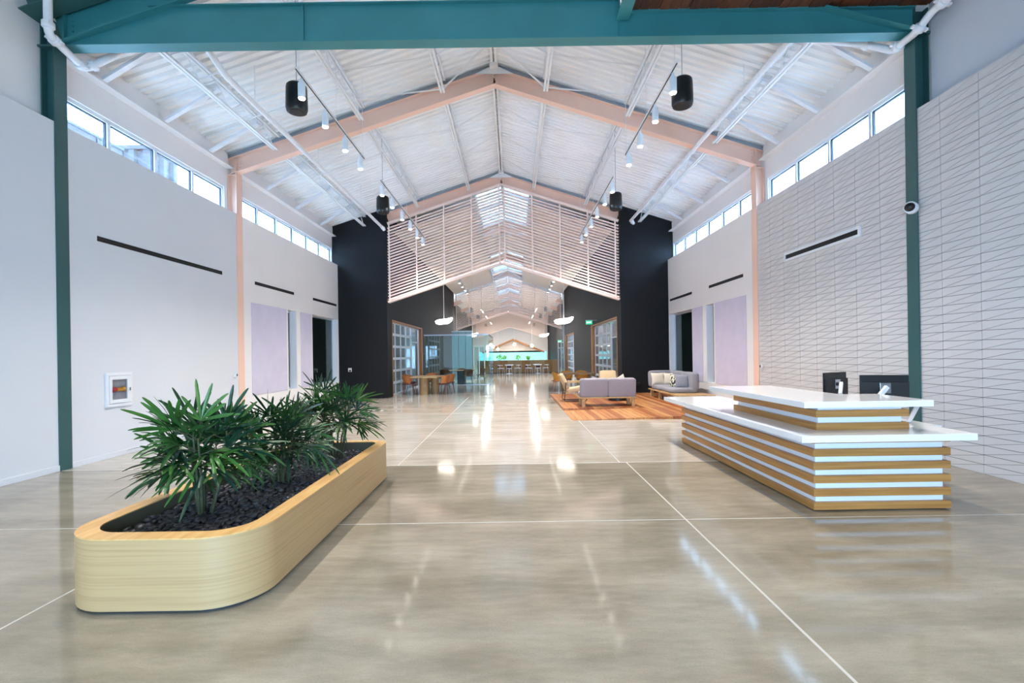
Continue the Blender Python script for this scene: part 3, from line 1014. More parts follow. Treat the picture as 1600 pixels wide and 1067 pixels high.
MB().tube([(4.47, 18.0, 6.52), (4.52, 18.1, 6.48), (4.60, 18.16, 6.42)], [0.06, 0.075, 0.05], 10).build('end_elbow', M['pipe'], t, smooth=40)
for y in (9.2, 12.2, 15.6):
    MB().tube([(4.47, y, 6.56), (4.47, y, zdeck(4.47) + 0.02)], 0.008, 6).build('hanger_rod', M['pipe'], t)

# ------------------------------------------------------------------ track lighting and hung speakers
ordn = ['first', 'second', 'third', 'fourth', 'fifth', 'sixth']
for x, side in ((-3.2, 'left'), (2.52, 'right')):
    for (y0, y1, heads, nm) in ((0.0, 5.4, (0.4, 2.0, 3.6, 5.2), 'entry'), (7.25, 10.6, (7.5, 8.44, 9.44, 10.37), 'near'), (11.9, 17.75, (12.1, 13.1, 14.3, 15.4, 16.5, 17.55), 'far')):  # entry runs are unseen, added to brighten the near floor
        t = thing('light_track', 'thin white lighting track hanging on cables, %s one on the %s side' % (nm, side), 'track', (x, y0, 5.93), 'lighting tracks')
        MB().box(x - 0.018, x + 0.018, y0, y1, 5.925, 5.955).build('rail', M['steel_white'], t)
        MB().box(x - 0.008, x + 0.008, y0, y1, 5.919, 5.925).build('conductor_slot', M['black_matt'], t)
        for yy in (y0 + 0.1, (y0 + y1) / 2, y1 - 0.1):
            MB().tube([(x, yy, 5.955), (x, yy, zdeck(x) + (0.03 if yy > 7 else 1.12))], 0.005, 5).build('cable', M['steel_white'], t)
        for i, yy in enumerate(heads):
            h = thing('track_spotlight', 'white cylinder spotlight glowing, %s from the entry on the %s track of the %s side' % (ordn[i], nm, side), 'spotlight', (x, yy, 5.6), 'track spotlights')
            xx = x - 0.02 if side == 'left' else x + 0.02
            MB().lathe([(0.05, 0.015), (0.055, 0.03), (0.055, 0.24), (0.045, 0.255)], (xx, yy, 5.6), 16).build('lamp_body', M['pipe'], h, smooth=40)
            MB().lathe([(0.046, 0.0), (0.05, 0.016)], (xx, yy, 5.6), 16).build('lens', M['lamp_on'], h, smooth=40)
            MB().lathe([(0.028, 0.255), (0.024, 0.30), (0.02, 0.318)], (xx, yy, 5.6), 10).build('adapter', M['pipe'], h, smooth=40)
            d = bpy.data.lights.new('spot_beam', 'SPOT')
            d.energy = 150 if nm == 'entry' else 190
            d.spot_size = R(112)
            d.spot_blend = 0.9
            d.shadow_soft_size = 0.045
            d.color = (1.0, 0.94, 0.86)
            lo = bpy.data.objects.new('spot_beam', d)
            col.objects.link(lo)
            lo.parent = h
            lo.location = (xx - x, 0, -0.02)
for (x, y, z, s_) in ((-3.52, 8.0, 5.88, 'near left'), (2.86, 8.0, 5.88, 'near right'), (-3.5, 13.2, 5.72, 'far left'), (2.86, 13.2, 5.72, 'far right')):
    t = thing('pendant_speaker', 'black cylindrical loudspeaker hanging on a cable, %s one of the four' % s_, 'speaker', (x, y, z), 'hung loudspeakers')
    MB().lathe([(0.125, -0.235), (0.155, -0.225), (0.172, -0.18), (0.172, -0.10), (0.165, 0.16), (0.158, 0.20), (0.135, 0.225)], (x, y, z), 28).build('enclosure', M['black'], t, smooth=30)
    MB().lathe([(0.118, -0.242), (0.122, -0.234)], (x, y, z), 28).build('grille', M['black_matt'], t)
    MB().tube([(x, y, z + 0.22), (x, y, zdeck(x) + 0.03)], 0.006, 5).build('cable', M['channel'], t)
# ------------------------------------------------------------------ slatted gable screens
for k, (ys, nm) in enumerate(((18.36, 'nearest, hung between the charcoal walls'), (39.9, 'second one along the hall'), (61.4, 'third one, far along the hall'))):
    t = thing('slatted_gable', 'pink slatted gable screen, %s' % nm, 'screen', (X0, ys, 5.0), 'slatted gable screens')
    hw = {-1: abs(PL - X0) - 0.03, 1: abs(PR - X0) - 0.03}
    nsl = 25
    zb, zt = 5.16, 7.86
    for sg in (-1, 1):
        if k < 2:
            for i in range(nsl):
                z = zb + (zt - zb) * i / (nsl - 1)
                MB().beam((X0 + sg * 0.0, ys + 0.05, z), (X0 + sg * hw[sg], ys + 0.05, z - SL * hw[sg]), 0.09, 0.044).build('slat', M['slat'], t)
        else:
            mb = MB()
            for i in range(nsl):
                z = zb + (zt - zb) * i / (nsl - 1)
                mb.beam((X0, ys + 0.05, z), (X0 + sg * hw[sg], ys + 0.05, z - SL * hw[sg]), 0.09, 0.044)
            mb.build('slat_field', M['slat'], t)['kind'] = 'stuff'
        MB().beam((X0, ys + 0.06, zt + 0.185), (X0 + sg * hw[sg], ys + 0.06, zt + 0.185 - SL * hw[sg]), 0.12, 0.09).build('top_rail', M['slat'], t)
        MB().beam((X0, ys + 0.09, zb - 0.10), (X0 + sg * hw[sg], ys + 0.09, zb - 0.10 - SL * hw[sg]), 0.24, 0.07).build('bottom_rail', M['slat'], t)
        if k < 2:
            MB().beam((X0, ys + 0.12, zb - 0.06), (X0 + sg * hw[sg], ys + 0.12, zb - 0.06 - SL * hw[sg]), 0.03, 0.012).build('led_strip', M['led'], t)  # glowing strip added to brighten the lowest slats
        for d in (0.10, 1.15, 2.20, 3.25, 4.29):
            if d < hw[sg]:
                x = X0 + sg * d
                MB().box(x - 0.025, x + 0.025, ys - 0.035, ys + 0.005, zb - SL * d - 0.10, zt - SL * d + 0.16).build('upright', M['slat'], t)
# cross braces seen at the skylights, just in front of the later frames
for k in (2, 3, 4, 5):
    y = FR[k] - 0.4
    for sg in (-1, 1):
        t = thing('peak_brace', 'white brace rod at the roof peak beyond the slatted gable, frame %s, %s side' % (names[k], SIDE[sg]), 'brace', (X0, y, 8.4), 'peak braces')
        MB().tube([(X0, y, 8.45), (X0 + sg * 1.15, y, 7.75)], 0.022, 6).build('rod', M['steel_white'], t)
    t = thing('peak_tie', 'white level tie below the skylight at the %s frame' % names[k], 'brace', (X0, y, 7.9), 'peak ties')
    MB().tube([(X0 - 1.15, y - 0.03, 7.78), (X0 + 1.15, y - 0.03, 7.78)], 0.022, 6).build('rod', M['steel_white'], t)
for sg in (-1, 1):
    for (a, b) in ((19.5, 39.6), (41.2, 60.6)):
        joist(sg * 1.2, a, b, 0.55, 'white open web joist along the skylight, %s side, %s stretch beyond the slats' % (SIDE[sg], 'nearer' if a < 30 else 'farther'), 'skylight joists')

# ------------------------------------------------------------------ fittings on the walls
for (sg, y0, y1, z, lab) in ((-1, 7.7, 11.0, 3.54, 'long black slot diffuser in the white wall of the entry bay'), (-1, 12.4, 14.6, 3.52, 'black slot diffuser above the wide lilac panel on the left wall'),
                             (-1, 16.0, 18.1, 3.52, 'black slot diffuser above the wide dark window on the left wall'), (1, 12.35, 14.5, 3.52, 'black slot diffuser above the wide lilac panel on the right wall'),
                             (1, 15.9, 18.1, 3.52, 'black slot diffuser above the dark window on the right wall')):
    xf = XL if sg < 0 else XR
    t = thing('slot_diffuser', lab, 'air vent', (xf, y0, z), 'slot diffusers')
    a, b = sorted((xf, xf - sg * 0.008))
    MB().box(a, b, y0, y1, z - 0.04, z + 0.04).build('slot', M['slot'], t)
    a, b = sorted((xf - sg * 0.008, xf - sg * 0.012))
    MB().box(a, b, y0 + 0.01, y1 - 0.01, z - 0.006, z + 0.002).build('vane', M['black_matt'], t)
t = thing('slot_diffuser', 'black slot diffuser in a white frame on the grey tiled wall', 'air vent', (5.9, 8.16, 3.59), 'slot diffusers')
xa, xb = 5.878, 5.91
y0, y1, z = 8.16, 10.46, 3.59
MB().box(xa, xb, y0, y1, z + 0.045, z + 0.095).build('frame_top', M['white_frame'], t)
MB().box(xa, xb, y0, y1, z - 0.095, z - 0.045).build('frame_bottom', M['white_frame'], t)
MB().box(xa, xb, y0, y0 + 0.055, z - 0.045, z + 0.045).build('frame_end', M['white_frame'], t)
MB().box(xa, xb, y1 - 0.055, y1, z - 0.045, z + 0.045).build('frame_end', M['white_frame'], t)
MB().box(5.895, 5.91, y0 + 0.055, y1 - 0.055, z - 0.045, z + 0.045).build('slot', M['slot'], t)
# lilac felt panels
for sg in (-1, 1):
    xf = XL if sg < 0 else XR
    a, b = sorted((xf, xf - sg * 0.012))
    for (y0, y1, nm) in ((12.2, 14.1, 'wide'), (15.02, 15.86, 'narrow')):
        t = MB().box(a, b, y0, y1, 0.65, 3.0).build('felt_panel', M['lilac'], bevel=0.004)
        tag(t, '%s pale lilac felt panel flush on the %s wall beside a tall dark window' % (nm, SIDE[sg]), 'wall panel', 'lilac felt panels')
# hose cabinet
t = thing('fire_hose_cabinet', 'white recessed fire valve cabinet with glazed door, low on the white wall', 'cabinet', (XL, 7.8, 0.82))
y0, y1, z0, z1 = 7.80, 8.34, 0.83, 1.39
x0, x1 = XL, XL + 0.03
for (a, b, c, d) in ((y0, y1, z1 - 0.05, z1), (y0, y1, z0, z0 + 0.05), (y0, y0 + 0.05, z0 + 0.05, z1 - 0.05), (y1 - 0.05, y1, z0 + 0.05, z1 - 0.05)):
    MB().box(x0, x1, a, b, c, d).build('frame', M['white_frame'], t, bevel=0.004)
dr = MB()
x2 = XL + 0.04
dr = MB().box(x0 + 0.014, x2, y0 + 0.055, y1 - 0.055, z1 - 0.115, z1 - 0.055).build('door', M['white_frame'], t)
for (a, b, c, d) in ((y0 + 0.055, y1 - 0.055, z0 + 0.055, z0 + 0.115), (y0 + 0.055, y0 + 0.105, z0 + 0.115, z1 - 0.115), (y1 - 0.125, y1 - 0.055, z0 + 0.115, z1 - 0.115)):
    MB().box(x0 + 0.014, x2, a, b, c, d).build('door_rail', M['white_frame'], dr)
MB().box(x0 + 0.03, x0 + 0.034, y0 + 0.105, y1 - 0.125, z0 + 0.115, z1 - 0.115).build('glass', M['glass'], dr)
MB().box(x2, x2 + 0.02, y1 - 0.098, y1 - 0.08, (z0 + z1) / 2 - 0.03, (z0 + z1) / 2 + 0.02).build('latch', M['chrome'], dr)
MB().box(x0 + 0.001, x0 + 0.006, y0 + 0.05, y1 - 0.05, z0 + 0.05, z1 - 0.05).build('back_plate', M['grey_paint'], t)
zc = (z0 + z1) / 2
MB().tube([(x0 + 0.012, y0 + 0.11, zc), (x0 + 0.012, y0 + 0.2, zc)], [0.05, 0.04], 12).build('red_handwheel', M['red'], t)
MB().tube([(x0 + 0.012, y0 + 0.2, zc), (x0 + 0.012, y0 + 0.33, zc + 0.0), (x0 + 0.012, y0 + 0.36, zc)], [0.035, 0.035, 0.048], 12).build('brass_valve', M['brass'], t)
for (sg, xf, y, z, lab) in ((-1, XL, 11.46, 1.2, 'small white wall sensor with black window beside the left salmon column'), (1, XR - 0.012, 11.45, 1.22, 'small white wall sensor on the tiles beside the right salmon column')):
    t = thing('wall_sensor', lab, 'sensor', (xf, y, z), 'wall sensors')
    a, b = sorted((xf, xf - sg * 0.035))
    MB().box(a, b, y - 0.06, y + 0.06, z - 0.045, z + 0.045).build('housing', M['white_frame'], t, bevel=0.006)
    a, b = sorted((xf - sg * 0.035, xf - sg * 0.038))
    MB().box(a, b, y + 0.0, y + 0.045, z - 0.03, z + 0.03).build('lens_window', M['black'], t)
t = thing('card_reader', 'small white card reader on the charcoal wall above the palms', 'card reader', (-6.18, YB, 1.08))
MB().box(-6.25, -6.12, YB - 0.03, YB, 1.02, 1.16).build('housing', M['white_frame'], t, bevel=0.006)
MB().box(-6.21, -6.14, YB - 0.034, YB - 0.03, 1.03, 1.09).build('reader_face', M['black'], t)
t = thing('floor_outlet_box', 'flat black outlet box low on the charcoal wall behind the mauve sofa', 'outlet', (4.6, YB, 0.4))
MB().box(4.42, 4.78, YB - 0.07, YB, 0.40, 0.46).build('cover', M['black_matt'], t, bevel=0.006)
MB().box(4.45, 4.75, YB - 0.05, YB, 0.34, 0.40).build('body', M['black'], t)
# dome camera on the right green column
t = thing('security_camera', 'white security camera with black dome on the right green column', 'camera', (5.86, YG - 0.002, 3.62))
c = Vector((5.83, YG + 0.02, 3.62))
d = Vector((-0.8, -0.6, 0)).normalized()
MB().tube([c, c + d * 0.03, c + d * 0.13, c + d * 0.145], [0.06, 0.085, 0.085, 0.075], 20).build('housing', M['white_frame'], t, smooth=40)
MB().tube([c + d * 0.145, c + d * 0.17, c + d * 0.19, c + d * 0.198], [0.064, 0.056, 0.034, 0.01], 18).build('dome', M['black'], t, smooth=60)

# ------------------------------------------------------------------ exterior things seen through the clerestory
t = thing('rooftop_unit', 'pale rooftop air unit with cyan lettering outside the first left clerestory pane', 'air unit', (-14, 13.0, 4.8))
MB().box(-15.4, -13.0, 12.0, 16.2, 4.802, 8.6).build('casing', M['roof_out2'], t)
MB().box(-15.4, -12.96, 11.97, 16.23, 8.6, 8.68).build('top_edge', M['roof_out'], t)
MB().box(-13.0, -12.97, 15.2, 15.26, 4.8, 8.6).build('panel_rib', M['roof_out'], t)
# the maker's lettering as it stands on the unit
tx = text('lettering', 'DAIKIN', 0.26, M['cyan'], t, (-12.985 + 14, 14.05 - 13.0, 8.28 - 4.8), (R(90), 0, R(90)))
def sheet(ax, ay, dx, dy, zt):
    """one folded roof sheet 0.6 m wide starting at (ax, ay), running along (dx, dy); the ribs stand out on its right hand"""
    rx, ry = dy, -dx
    q = [(0.01, 0), (0.22, 0), (0.30, 0.12), (0.52, 0.12), (0.595, 0.02), (0.595, -0.06), (0.01, -0.06)]
    return MB().prism([(ax + dx * u + rx * v, ay + dy * u + ry * v) for u, v in q], 4.802, zt)


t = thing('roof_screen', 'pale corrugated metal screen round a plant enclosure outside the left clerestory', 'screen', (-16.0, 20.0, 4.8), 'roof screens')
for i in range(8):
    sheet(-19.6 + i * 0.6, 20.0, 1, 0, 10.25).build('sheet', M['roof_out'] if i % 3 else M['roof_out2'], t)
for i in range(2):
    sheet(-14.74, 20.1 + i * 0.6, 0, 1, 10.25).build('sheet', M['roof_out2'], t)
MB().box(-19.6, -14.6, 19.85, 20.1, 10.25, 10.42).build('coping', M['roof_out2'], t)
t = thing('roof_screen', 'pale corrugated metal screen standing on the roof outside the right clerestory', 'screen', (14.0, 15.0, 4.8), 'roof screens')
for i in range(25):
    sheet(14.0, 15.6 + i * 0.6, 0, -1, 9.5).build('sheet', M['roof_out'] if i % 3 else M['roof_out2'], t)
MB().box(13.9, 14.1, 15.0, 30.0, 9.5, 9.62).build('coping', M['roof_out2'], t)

# ------------------------------------------------------------------ dark side rooms behind the low windows
for sg in (-1, 1):
    xb = -11.98 if sg < 0 else 11.38
    for i, y in enumerate((13.9, 15.6, 17.1)):
        t = thing('room_window', 'louvred bright window in the dark room behind the %s wall, %s from the entry' % (SIDE[sg], ordn[i]), 'window', (xb, y, 1.0), 'louvred back windows')
        a, b = sorted((xb, xb - sg * 0.03))
        if i < 3:
            MB().box(a, b, y - 0.42, y + 0.42, 0.9, 2.45).build('frame', M['alu'], t)
            MB().box(*sorted((xb - sg * 0.03, xb - sg * 0.034)), y - 0.36, y + 0.36, 0.96, 2.38).build('daylight_pane', M['teal_win'], t)
            for j in range(11):
                zz = 1.02 + j * 0.1
                MB().box(*sorted((xb - sg * 0.035, xb - sg * 0.06)), y - 0.38, y + 0.38, zz, zz + 0.045).build('louvre', M['alu'], t)
    for i, y in enumerate((14.75, 16.35, 18.0)):
        t = MB().box(*sorted((xb, xb - sg * 0.05)), y - 0.32, y + 0.32, 0, 2.3).build('plywood_sheet', M['ply'])
        tag(t, 'brown plywood sheet leaning in the dark room behind the %s wall, %s one' % (SIDE[sg], ordn[i]), 'plywood', 'plywood in the dark rooms')
    for i, y in enumerate((9.5, 12.0, 14.5, 17.0)):
        x0, x1 = sorted((XL - 0.3 if sg < 0 else XR + 0.3, xb))
        t = MB().box(x0, x1, y - 0.06, y + 0.06, 3.4, 3.6).build('roof_beam', M['black_matt'])
        tag(t, 'dark roof beam crossing the dim room behind the %s wall, %s from the entry' % (SIDE[sg], ordn[i]), 'beam', 'dark room beams')
    xm = -9.2 if sg < 0 else 8.6
    for i, y in enumerate((12.6, 15.6)):
        t = thing('tube_light', 'white tube light under the ceiling of the dim room behind the %s wall, %s one' % (SIDE[sg], ordn[i]), 'lamp', (xm, y, 3.3), 'dim room tube lights')
        MB().box(xm - 0.6, xm + 0.6, y - 0.05, y + 0.05, 3.28, 3.40).build('housing', M['white_frame'], t)
        MB().box(xm - 0.58, xm + 0.58, y - 0.035, y + 0.035, 3.26, 3.28).build('tube', M['lamp_soft'], t)
        MB().tube([(xm - 0.4, y, 3.38), (xm - 0.4, y, 4.57)], 0.01, 5).build('hanger', M['steel_white'], t)

# ------------------------------------------------------------------ planter


def rrect(x0, x1, y0, y1, rf, rb, n=10):
    pts = []
    for cx, cy, r_, a0 in ((x1 - rf, y0 + rf, rf, -90), (x1 - rb, y1 - rb, rb, 0), (x0 + rb, y1 - rb, rb, 90), (x0 + rf, y0 + rf, rf, 180)):
        for i in range(n + 1):
            a = R(a0 + 90 * i / n)
            pts.append((cx + r_ * math.cos(a), cy + r_ * math.sin(a)))
    return pts


def ring(outer, inner, z0, z1):
    n = len(outer)
    vs = [(x, y, z0) for x, y in outer] + [(x, y, z1) for x, y in outer] + [(x, y, z1) for x, y in inner] + [(x, y, z0) for x, y in inner]
    fs = []
    for i in range(n):
        j = (i + 1) % n
        for k in range(4):
            a, b = k * n, ((k + 1) % 4) * n
            fs.append((a + i, a + j, b + j, b + i))
    return MB().add(vs, fs)


px0, px1, py0, py1 = -2.97, -1.67, 3.03, 6.47
t = thing('planter', 'long oak planter trough with rounded corners, filled with black rocks', 'planter', (px0, py0, 0))
out = rrect(px0, px1, py0, py1, 0.36, 0.22)
inn = rrect(px0 + 0.125, px1 - 0.125, py0 + 0.125, py1 - 0.125, 0.24, 0.12)
ring(out, rrect(px0 + 0.02, px1 - 0.02, py0 + 0.02, py1 - 0.02, 0.34, 0.2), 0.022, 0.468).build('side_wall', M['oak_pl'], t, smooth=50)
ring(rrect(px0, px1, py0, py1, 0.36, 0.22), inn, 0.468, 0.476).build('rim', M['oak_rim'], t)
ring(rrect(px0 + 0.115, px1 - 0.115, py0 + 0.115, py1 - 0.115, 0.25, 0.13), inn, 0.1, 0.468).build('liner', M['liner'], t, smooth=50)
MB().prism(rrect(px0 + 0.03, px1 - 0.03, py0 + 0.03, py1 - 0.03, 0.33, 0.19), 0.0, 0.022).build('toe_kick', M['toe'], t)
ig = rrect(px0 + 0.122, px1 - 0.122, py0 + 0.122, py1 - 0.122, 0.243, 0.123)
MB().prism(ig, 0.25, 0.352).build('soil', M['soil'], t)
# rocks
rng = random.Random(11)


def rock_mesh(seed, s):
    r_ = random.Random(seed)
    bm = bmesh.new()
    bmesh.ops.create_icosphere(bm, subdivisions=1, radius=1)
    k = Vector((r_.uniform(0.8, 1.3), r_.uniform(0.7, 1.1), r_.uniform(0.45, 0.75)))
    for v in bm.verts:
        j = r_.uniform(0.8, 1.15)
        v.co = Vector((v.co.x * k.x * j, v.co.y * k.y * j, v.co.z * k.z * j)) * s
    vs = [v.co.copy() for v in bm.verts]
    fs = [tuple(v.index for v in f.verts) for f in bm.faces]
    bm.free()
    return vs, fs


def inside(x, y):
    return px0 + 0.16 < x < px1 - 0.16 and py0 + 0.17 < y < py1 - 0.16 and not (x > px1 - 0.26 and y < py0 + 0.24) and not (x < px0 + 0.26 and y < py0 + 0.24)


STEMS = [(-2.48, 3.84), (-2.29, 4.75), (-2.16, 5.88)]
shapes = [rock_mesh(i, 0.034) for i in range(8)]
proto = []
for i, (vs, fs) in enumerate(shapes):
    me = bpy.data.meshes.new('lava_rock')
    me.from_pydata([tuple(v) for v in vs], [], fs)
    me.materials.append(M['rock'] if i % 3 else M['rock2'])
    me.polygons.foreach_set('use_smooth', [True] * len(me.polygons))
    proto.append(me)
spots = []
y = py0 + 0.17
while y < py1 - 0.15:
    x = px0 + 0.16
    while x < px1 - 0.15:
        xx, yy = x + rng.uniform(-0.018, 0.018), y + rng.uniform(-0.018, 0.018)
        if inside(xx, yy):
            spots.append((xx, yy))
        x += 0.056
    y += 0.056
spots.sort(key=lambda p: p[1])
mb = MB()
near = [p for p in spots if p[1] > 3.25]
for i, (x, y) in enumerate(spots):
    z = 0.352 + rng.uniform(0.008, 0.024)
    k = rng.uniform(0.75, 1.35)
    rot = (rng.uniform(-0.5, 0.5), rng.uniform(-0.5, 0.5), rng.uniform(0, 6.3))
    if i % 1 == 0 and i < 298:
        o = bpy.data.objects.new('lava_rock', proto[rng.randrange(8)])
        o.location = (x, y, z)
        o.rotation_euler = rot
        o.scale = (k, k, k)
        col.objects.link(o)
        tag(o, 'small black lava rock lying in the oak planter among many alike', 'rock', 'black rocks in the planter')
    else:
        vs, fs = shapes[rng.randrange(8)]
        mm = Matrix.LocRotScale((x, y, z), __import__('mathutils').Euler(rot), (k, k, k))
        mb.add([mm @ v for v in vs], fs)
o = mb.build('lava_rock_mulch', M['rock'], None, smooth=True)
tag(o, 'black lava rock mulch covering the far part of the oak planter', 'rocks', 'black rocks in the planter', 'stuff')


# ------------------------------------------------------------------ lady palms
def frond(mb, p, az, el, plen, nleaf, llen, lw, rg, spread=95, droop=0.35):
    d = Vector((math.cos(az) * math.cos(el), math.sin(az) * math.cos(el), math.sin(el)))
    side = d.cross(Vector((0, 0, 1)))
    if side.length < 1e-3:
        side = Vector((1, 0, 0))
    side.normalize()
    rl = rg.uniform(-0.9, 0.9)
    q_ = Matrix.Rotation(rl, 3, d)
    side = q_ @ side
    nrm = side.cross(d).normalized()
    hub = p + d * plen + Vector((0, 0, -0.06 * plen))
    mid = p + d * plen * 0.5 + Vector((0, 0, 0.02 * plen))
    mb.cur = 1
    mb.tube([p, mid, hub], [0.0055, 0.0045, 0.004], 5)
    mb.cur = 0
    for i in range(nleaf):
        a = R(-spread + 2 * spread * (i + 0.5) / nleaf + rg.uniform(-6, 6))
        v = (d * math.cos(a) + side * math.sin(a)).normalized()
        v = (v + nrm * rg.uniform(-0.2, 0.38)).normalized()
        L = llen * rg.uniform(0.62, 1.12) * (0.82 + 0.18 * math.cos(a))
        wv = v.cross(nrm)
        wv.normalize()
        prof = [(0.0, 0.10), (0.25, 0.75), (0.55, 1.0), (0.82, 0.82), (0.95, 0.5), (1.0, 0.18)]
        vs = []
        dr = droop * rg.uniform(0.6, 1.4)
        for (u, ww) in prof:
            c = hub + v * L * u + Vector((0, 0, -dr * L * u * u))
            h = lw * ww / 2
            fold = nrm * (0.22 * h)
            vs += [c - wv * h + fold, c - nrm * 0.0, c + wv * h + fold]
        fs = []
        for q in range(len(prof) - 1):
            b = q * 3
            fs += [(b, b + 1, b + 4, b + 3), (b + 1, b + 2, b + 5, b + 4)]
        mb.add(vs, fs)


def palm(name_label, base, h, nst, nfr, llen, lw, spread_r, seed, low, nleaf=(6, 9), lean=0.16, plen=(0.14, 0.30)):
    rg = random.Random(seed)
    bx, by = base
    t = thing('lady_palm', name_label, 'plant', (bx, by, 0.352), 'lady palms in the planter')
    tips = []
    for s_ in range(nst):
        a = 2 * PI * s_ / nst + rg.uniform(-0.4, 0.4)
        r0 = rg.uniform(0.015, 0.07)
        r1 = r0 + rg.uniform(0.3, 1.0) * lean
        hh = h * rg.uniform(0.5, 0.86)
        p0 = Vector((bx + r0 * math.cos(a), by + r0 * math.sin(a), 0.34))
        p2 = Vector((bx + r1 * math.cos(a), by + r1 * math.sin(a), 0.352 + hh))
        p1 = (p0 + p2) / 2 + Vector((rg.uniform(-0.02, 0.02), rg.uniform(-0.02, 0.02), 0))
        MB().tube([p0, p1, p2], [0.013, 0.011, 0.008], 6).build('cane', M['stem'], t)
        tips.append((p0, p1, p2, a))
    for i in range(nfr):
        p0, p1, p2, a = tips[i % nst]
        u = 1.0 - (i / nfr) * (1 - low)
        p = p0.lerp(p2, u) if u < 1 else p2
        az = a + rg.uniform(-1.5, 1.5) + (i // nst) * 2.1
        top = u > 0.75
        el = rg.uniform(0.55, 1.35) if u > 0.86 else rg.uniform(0.15, 0.8) if top else rg.uniform(-0.1, 0.5)
        mb = MB()
        frond(mb, p, az, el, rg.uniform(*plen) * spread_r, rg.randint(*nleaf), llen * rg.uniform(0.85, 1.1), lw, rg, spread=rg.uniform(55, 90), droop=0.16 if el > 0.6 else 0.34)
        mb.build('frond', [M['leaf'][rg.choice((0, 0, 1, 1, 3, 2))], M['stem']], t)
    return t


palm('large broad leaved lady palm nearest in the oak planter', STEMS[0], 0.76, 7, 62, 0.35, 0.031, 0.75, 5, 0.62, nleaf=(6, 9))
palm('thin leaved lady palm in the middle of the oak planter', STEMS[1], 0.66, 9, 70, 0.33, 0.021, 0.8, 8, 0.56, nleaf=(6, 10))
palm('lady palm at the far end of the oak planter', STEMS[2], 0.86, 8, 64, 0.33, 0.025, 0.85, 21, 0.60, nleaf=(6, 10))
# ------------------------------------------------------------------ reception desk
def lprism(x0, x1, y0, y1, xi, yi, z0, z1):
    """L in plan: a run along x at the near end and a run along y on the hall side"""
    return MB().prism([(x0, y0), (x1, y0), (x1, yi), (xi, yi), (xi, y1), (x0, y1)], z0, z1)


dx0, dx1, dy0, dy1 = 2.95, 4.31, 4.78, 8.52
t = thing('reception_desk', 'white topped reception desk banded with oak and white strips, two counter heights', 'desk', (dx0, dy0, 0))
lprism(dx0 + 0.05, dx1 - 0.05, dy0 + 0.05, dy1 - 0.05, dx0 + 0.60, dy0 + 0.55, 0.0, 0.012).build('toe_kick', M['toe'], t)
PIT = 0.1315
for i in range(6):
    z0 = 0.012 + PIT * i
    z1 = min(z0 + 0.072, 0.716)
    lprism(dx0, dx1, dy0, dy1, dx0 + 0.66, dy0 + 0.60, z0, z1).build('oak_strip', M['oak'], t, bevel=0.002)
    if i < 5:
        lprism(dx0 + 0.045, dx1 - 0.045, dy0 + 0.045, dy1 - 0.045, dx0 + 0.615, dy0 + 0.555, z1, z0 + PIT).build('white_strip', M['white_strip'], t)
lprism(2.72, 4.385, 4.575, 8.78, dx0 + 0.78, 5.36, 0.716, 0.782).build('lower_counter', M['quartz'], t, bevel=0.003)
ux0, ux1, uy0, uy1 = 3.05, 3.99, 4.885, 6.72
for z0, z1 in ((0.782, 0.852), (0.912, 0.982)):
    lprism(ux0, ux1, uy0, uy1, ux0 + 0.40, uy0 + 0.35, z0, z1).build('oak_strip', M['oak'], t, bevel=0.002)
for z0, z1 in ((0.852, 0.912), (0.982, 1.040)):
    lprism(ux0 + 0.045, ux1 - 0.045, uy0 + 0.045, uy1 - 0.045, ux0 + 0.355, uy0 + 0.305, z0, z1).build('white_strip', M['white_strip'], t)
lprism(2.765, 4.0, 4.605, 6.85, 3.62, 5.36, 1.040, 1.1).build('upper_counter', M['quartz'], t, bevel=0.003)
MB().beam((3.94, 4.72, 1.042), (4.345, 5.33, 0.78), 0.035, 0.02).build('strut', M['white_frame'], t)
# sit-down worktop on the staff side
MB().box(dx0 + 0.79, 4.75, 5.37, 8.4, 0.70, 0.735).build('worktop', M['quartz'], t)
for y in (5.6, 8.2):
    MB().box(4.62, 4.70, y - 0.04, y + 0.04, 0, 0.70).build('worktop_leg', M['white_frame'], t)
# monitors on arms, backs to the visitor


def monitor(label, x, y, z, rot, wd, ht, arm):
    m = thing('monitor', label, 'monitor', (x, y, 0.735), 'desk monitors', rot)
    local(m)
    zc = z - 0.735
    MB().box(-wd / 2, wd / 2, 0.012, 0.030, zc - ht / 2, zc + ht / 2).build('screen_panel', M['black'], m, bevel=0.004)
    MB().box(-wd / 2 + 0.004, wd / 2 - 0.004, -0.012, 0.012, zc - ht / 2 + 0.004, zc + ht * 0.24).build('back_cover', M['black_matt'], m, bevel=0.006)
    MB().box(-0.055, 0.055, -0.022, -0.012, zc - 0.06, zc + 0.06).build('mount_plate', M['chrome'], m, bevel=0.003)
    MB().tube([(0, -0.022, zc), (0, -0.06, zc)], 0.022, 12).build('mount_pivot', M['black_matt'], m)
    MB().beam((0, -0.06, zc + 0.02), (-arm, -0.10, zc - 0.12), 0.04, 0.045).build('arm_upper', M['white_frame'], m, bevel=0.004)
    MB().beam((-arm, -0.10, zc - 0.12), (-arm * 0.4, -0.12, 0.05), 0.04, 0.045).build('arm_lower', M['white_frame'], m, bevel=0.004)
    MB().lathe([(0.055, 0), (0.055, 0.012), (0.03, 0.02), (0.028, 0.09)], (-arm * 0.4, -0.12, 0), 14).build('clamp', M['white_frame'], m, smooth=40)
    return m


monitor('larger black monitor with white arm, nearer the green column, seen from behind', 4.31, 5.62, 1.14, R(-15), 0.49, 0.30, 0.12)
monitor('smaller looking black monitor turned aside behind the white upper counter', 4.17, 6.25, 1.15, R(27), 0.49, 0.30, 0.10)

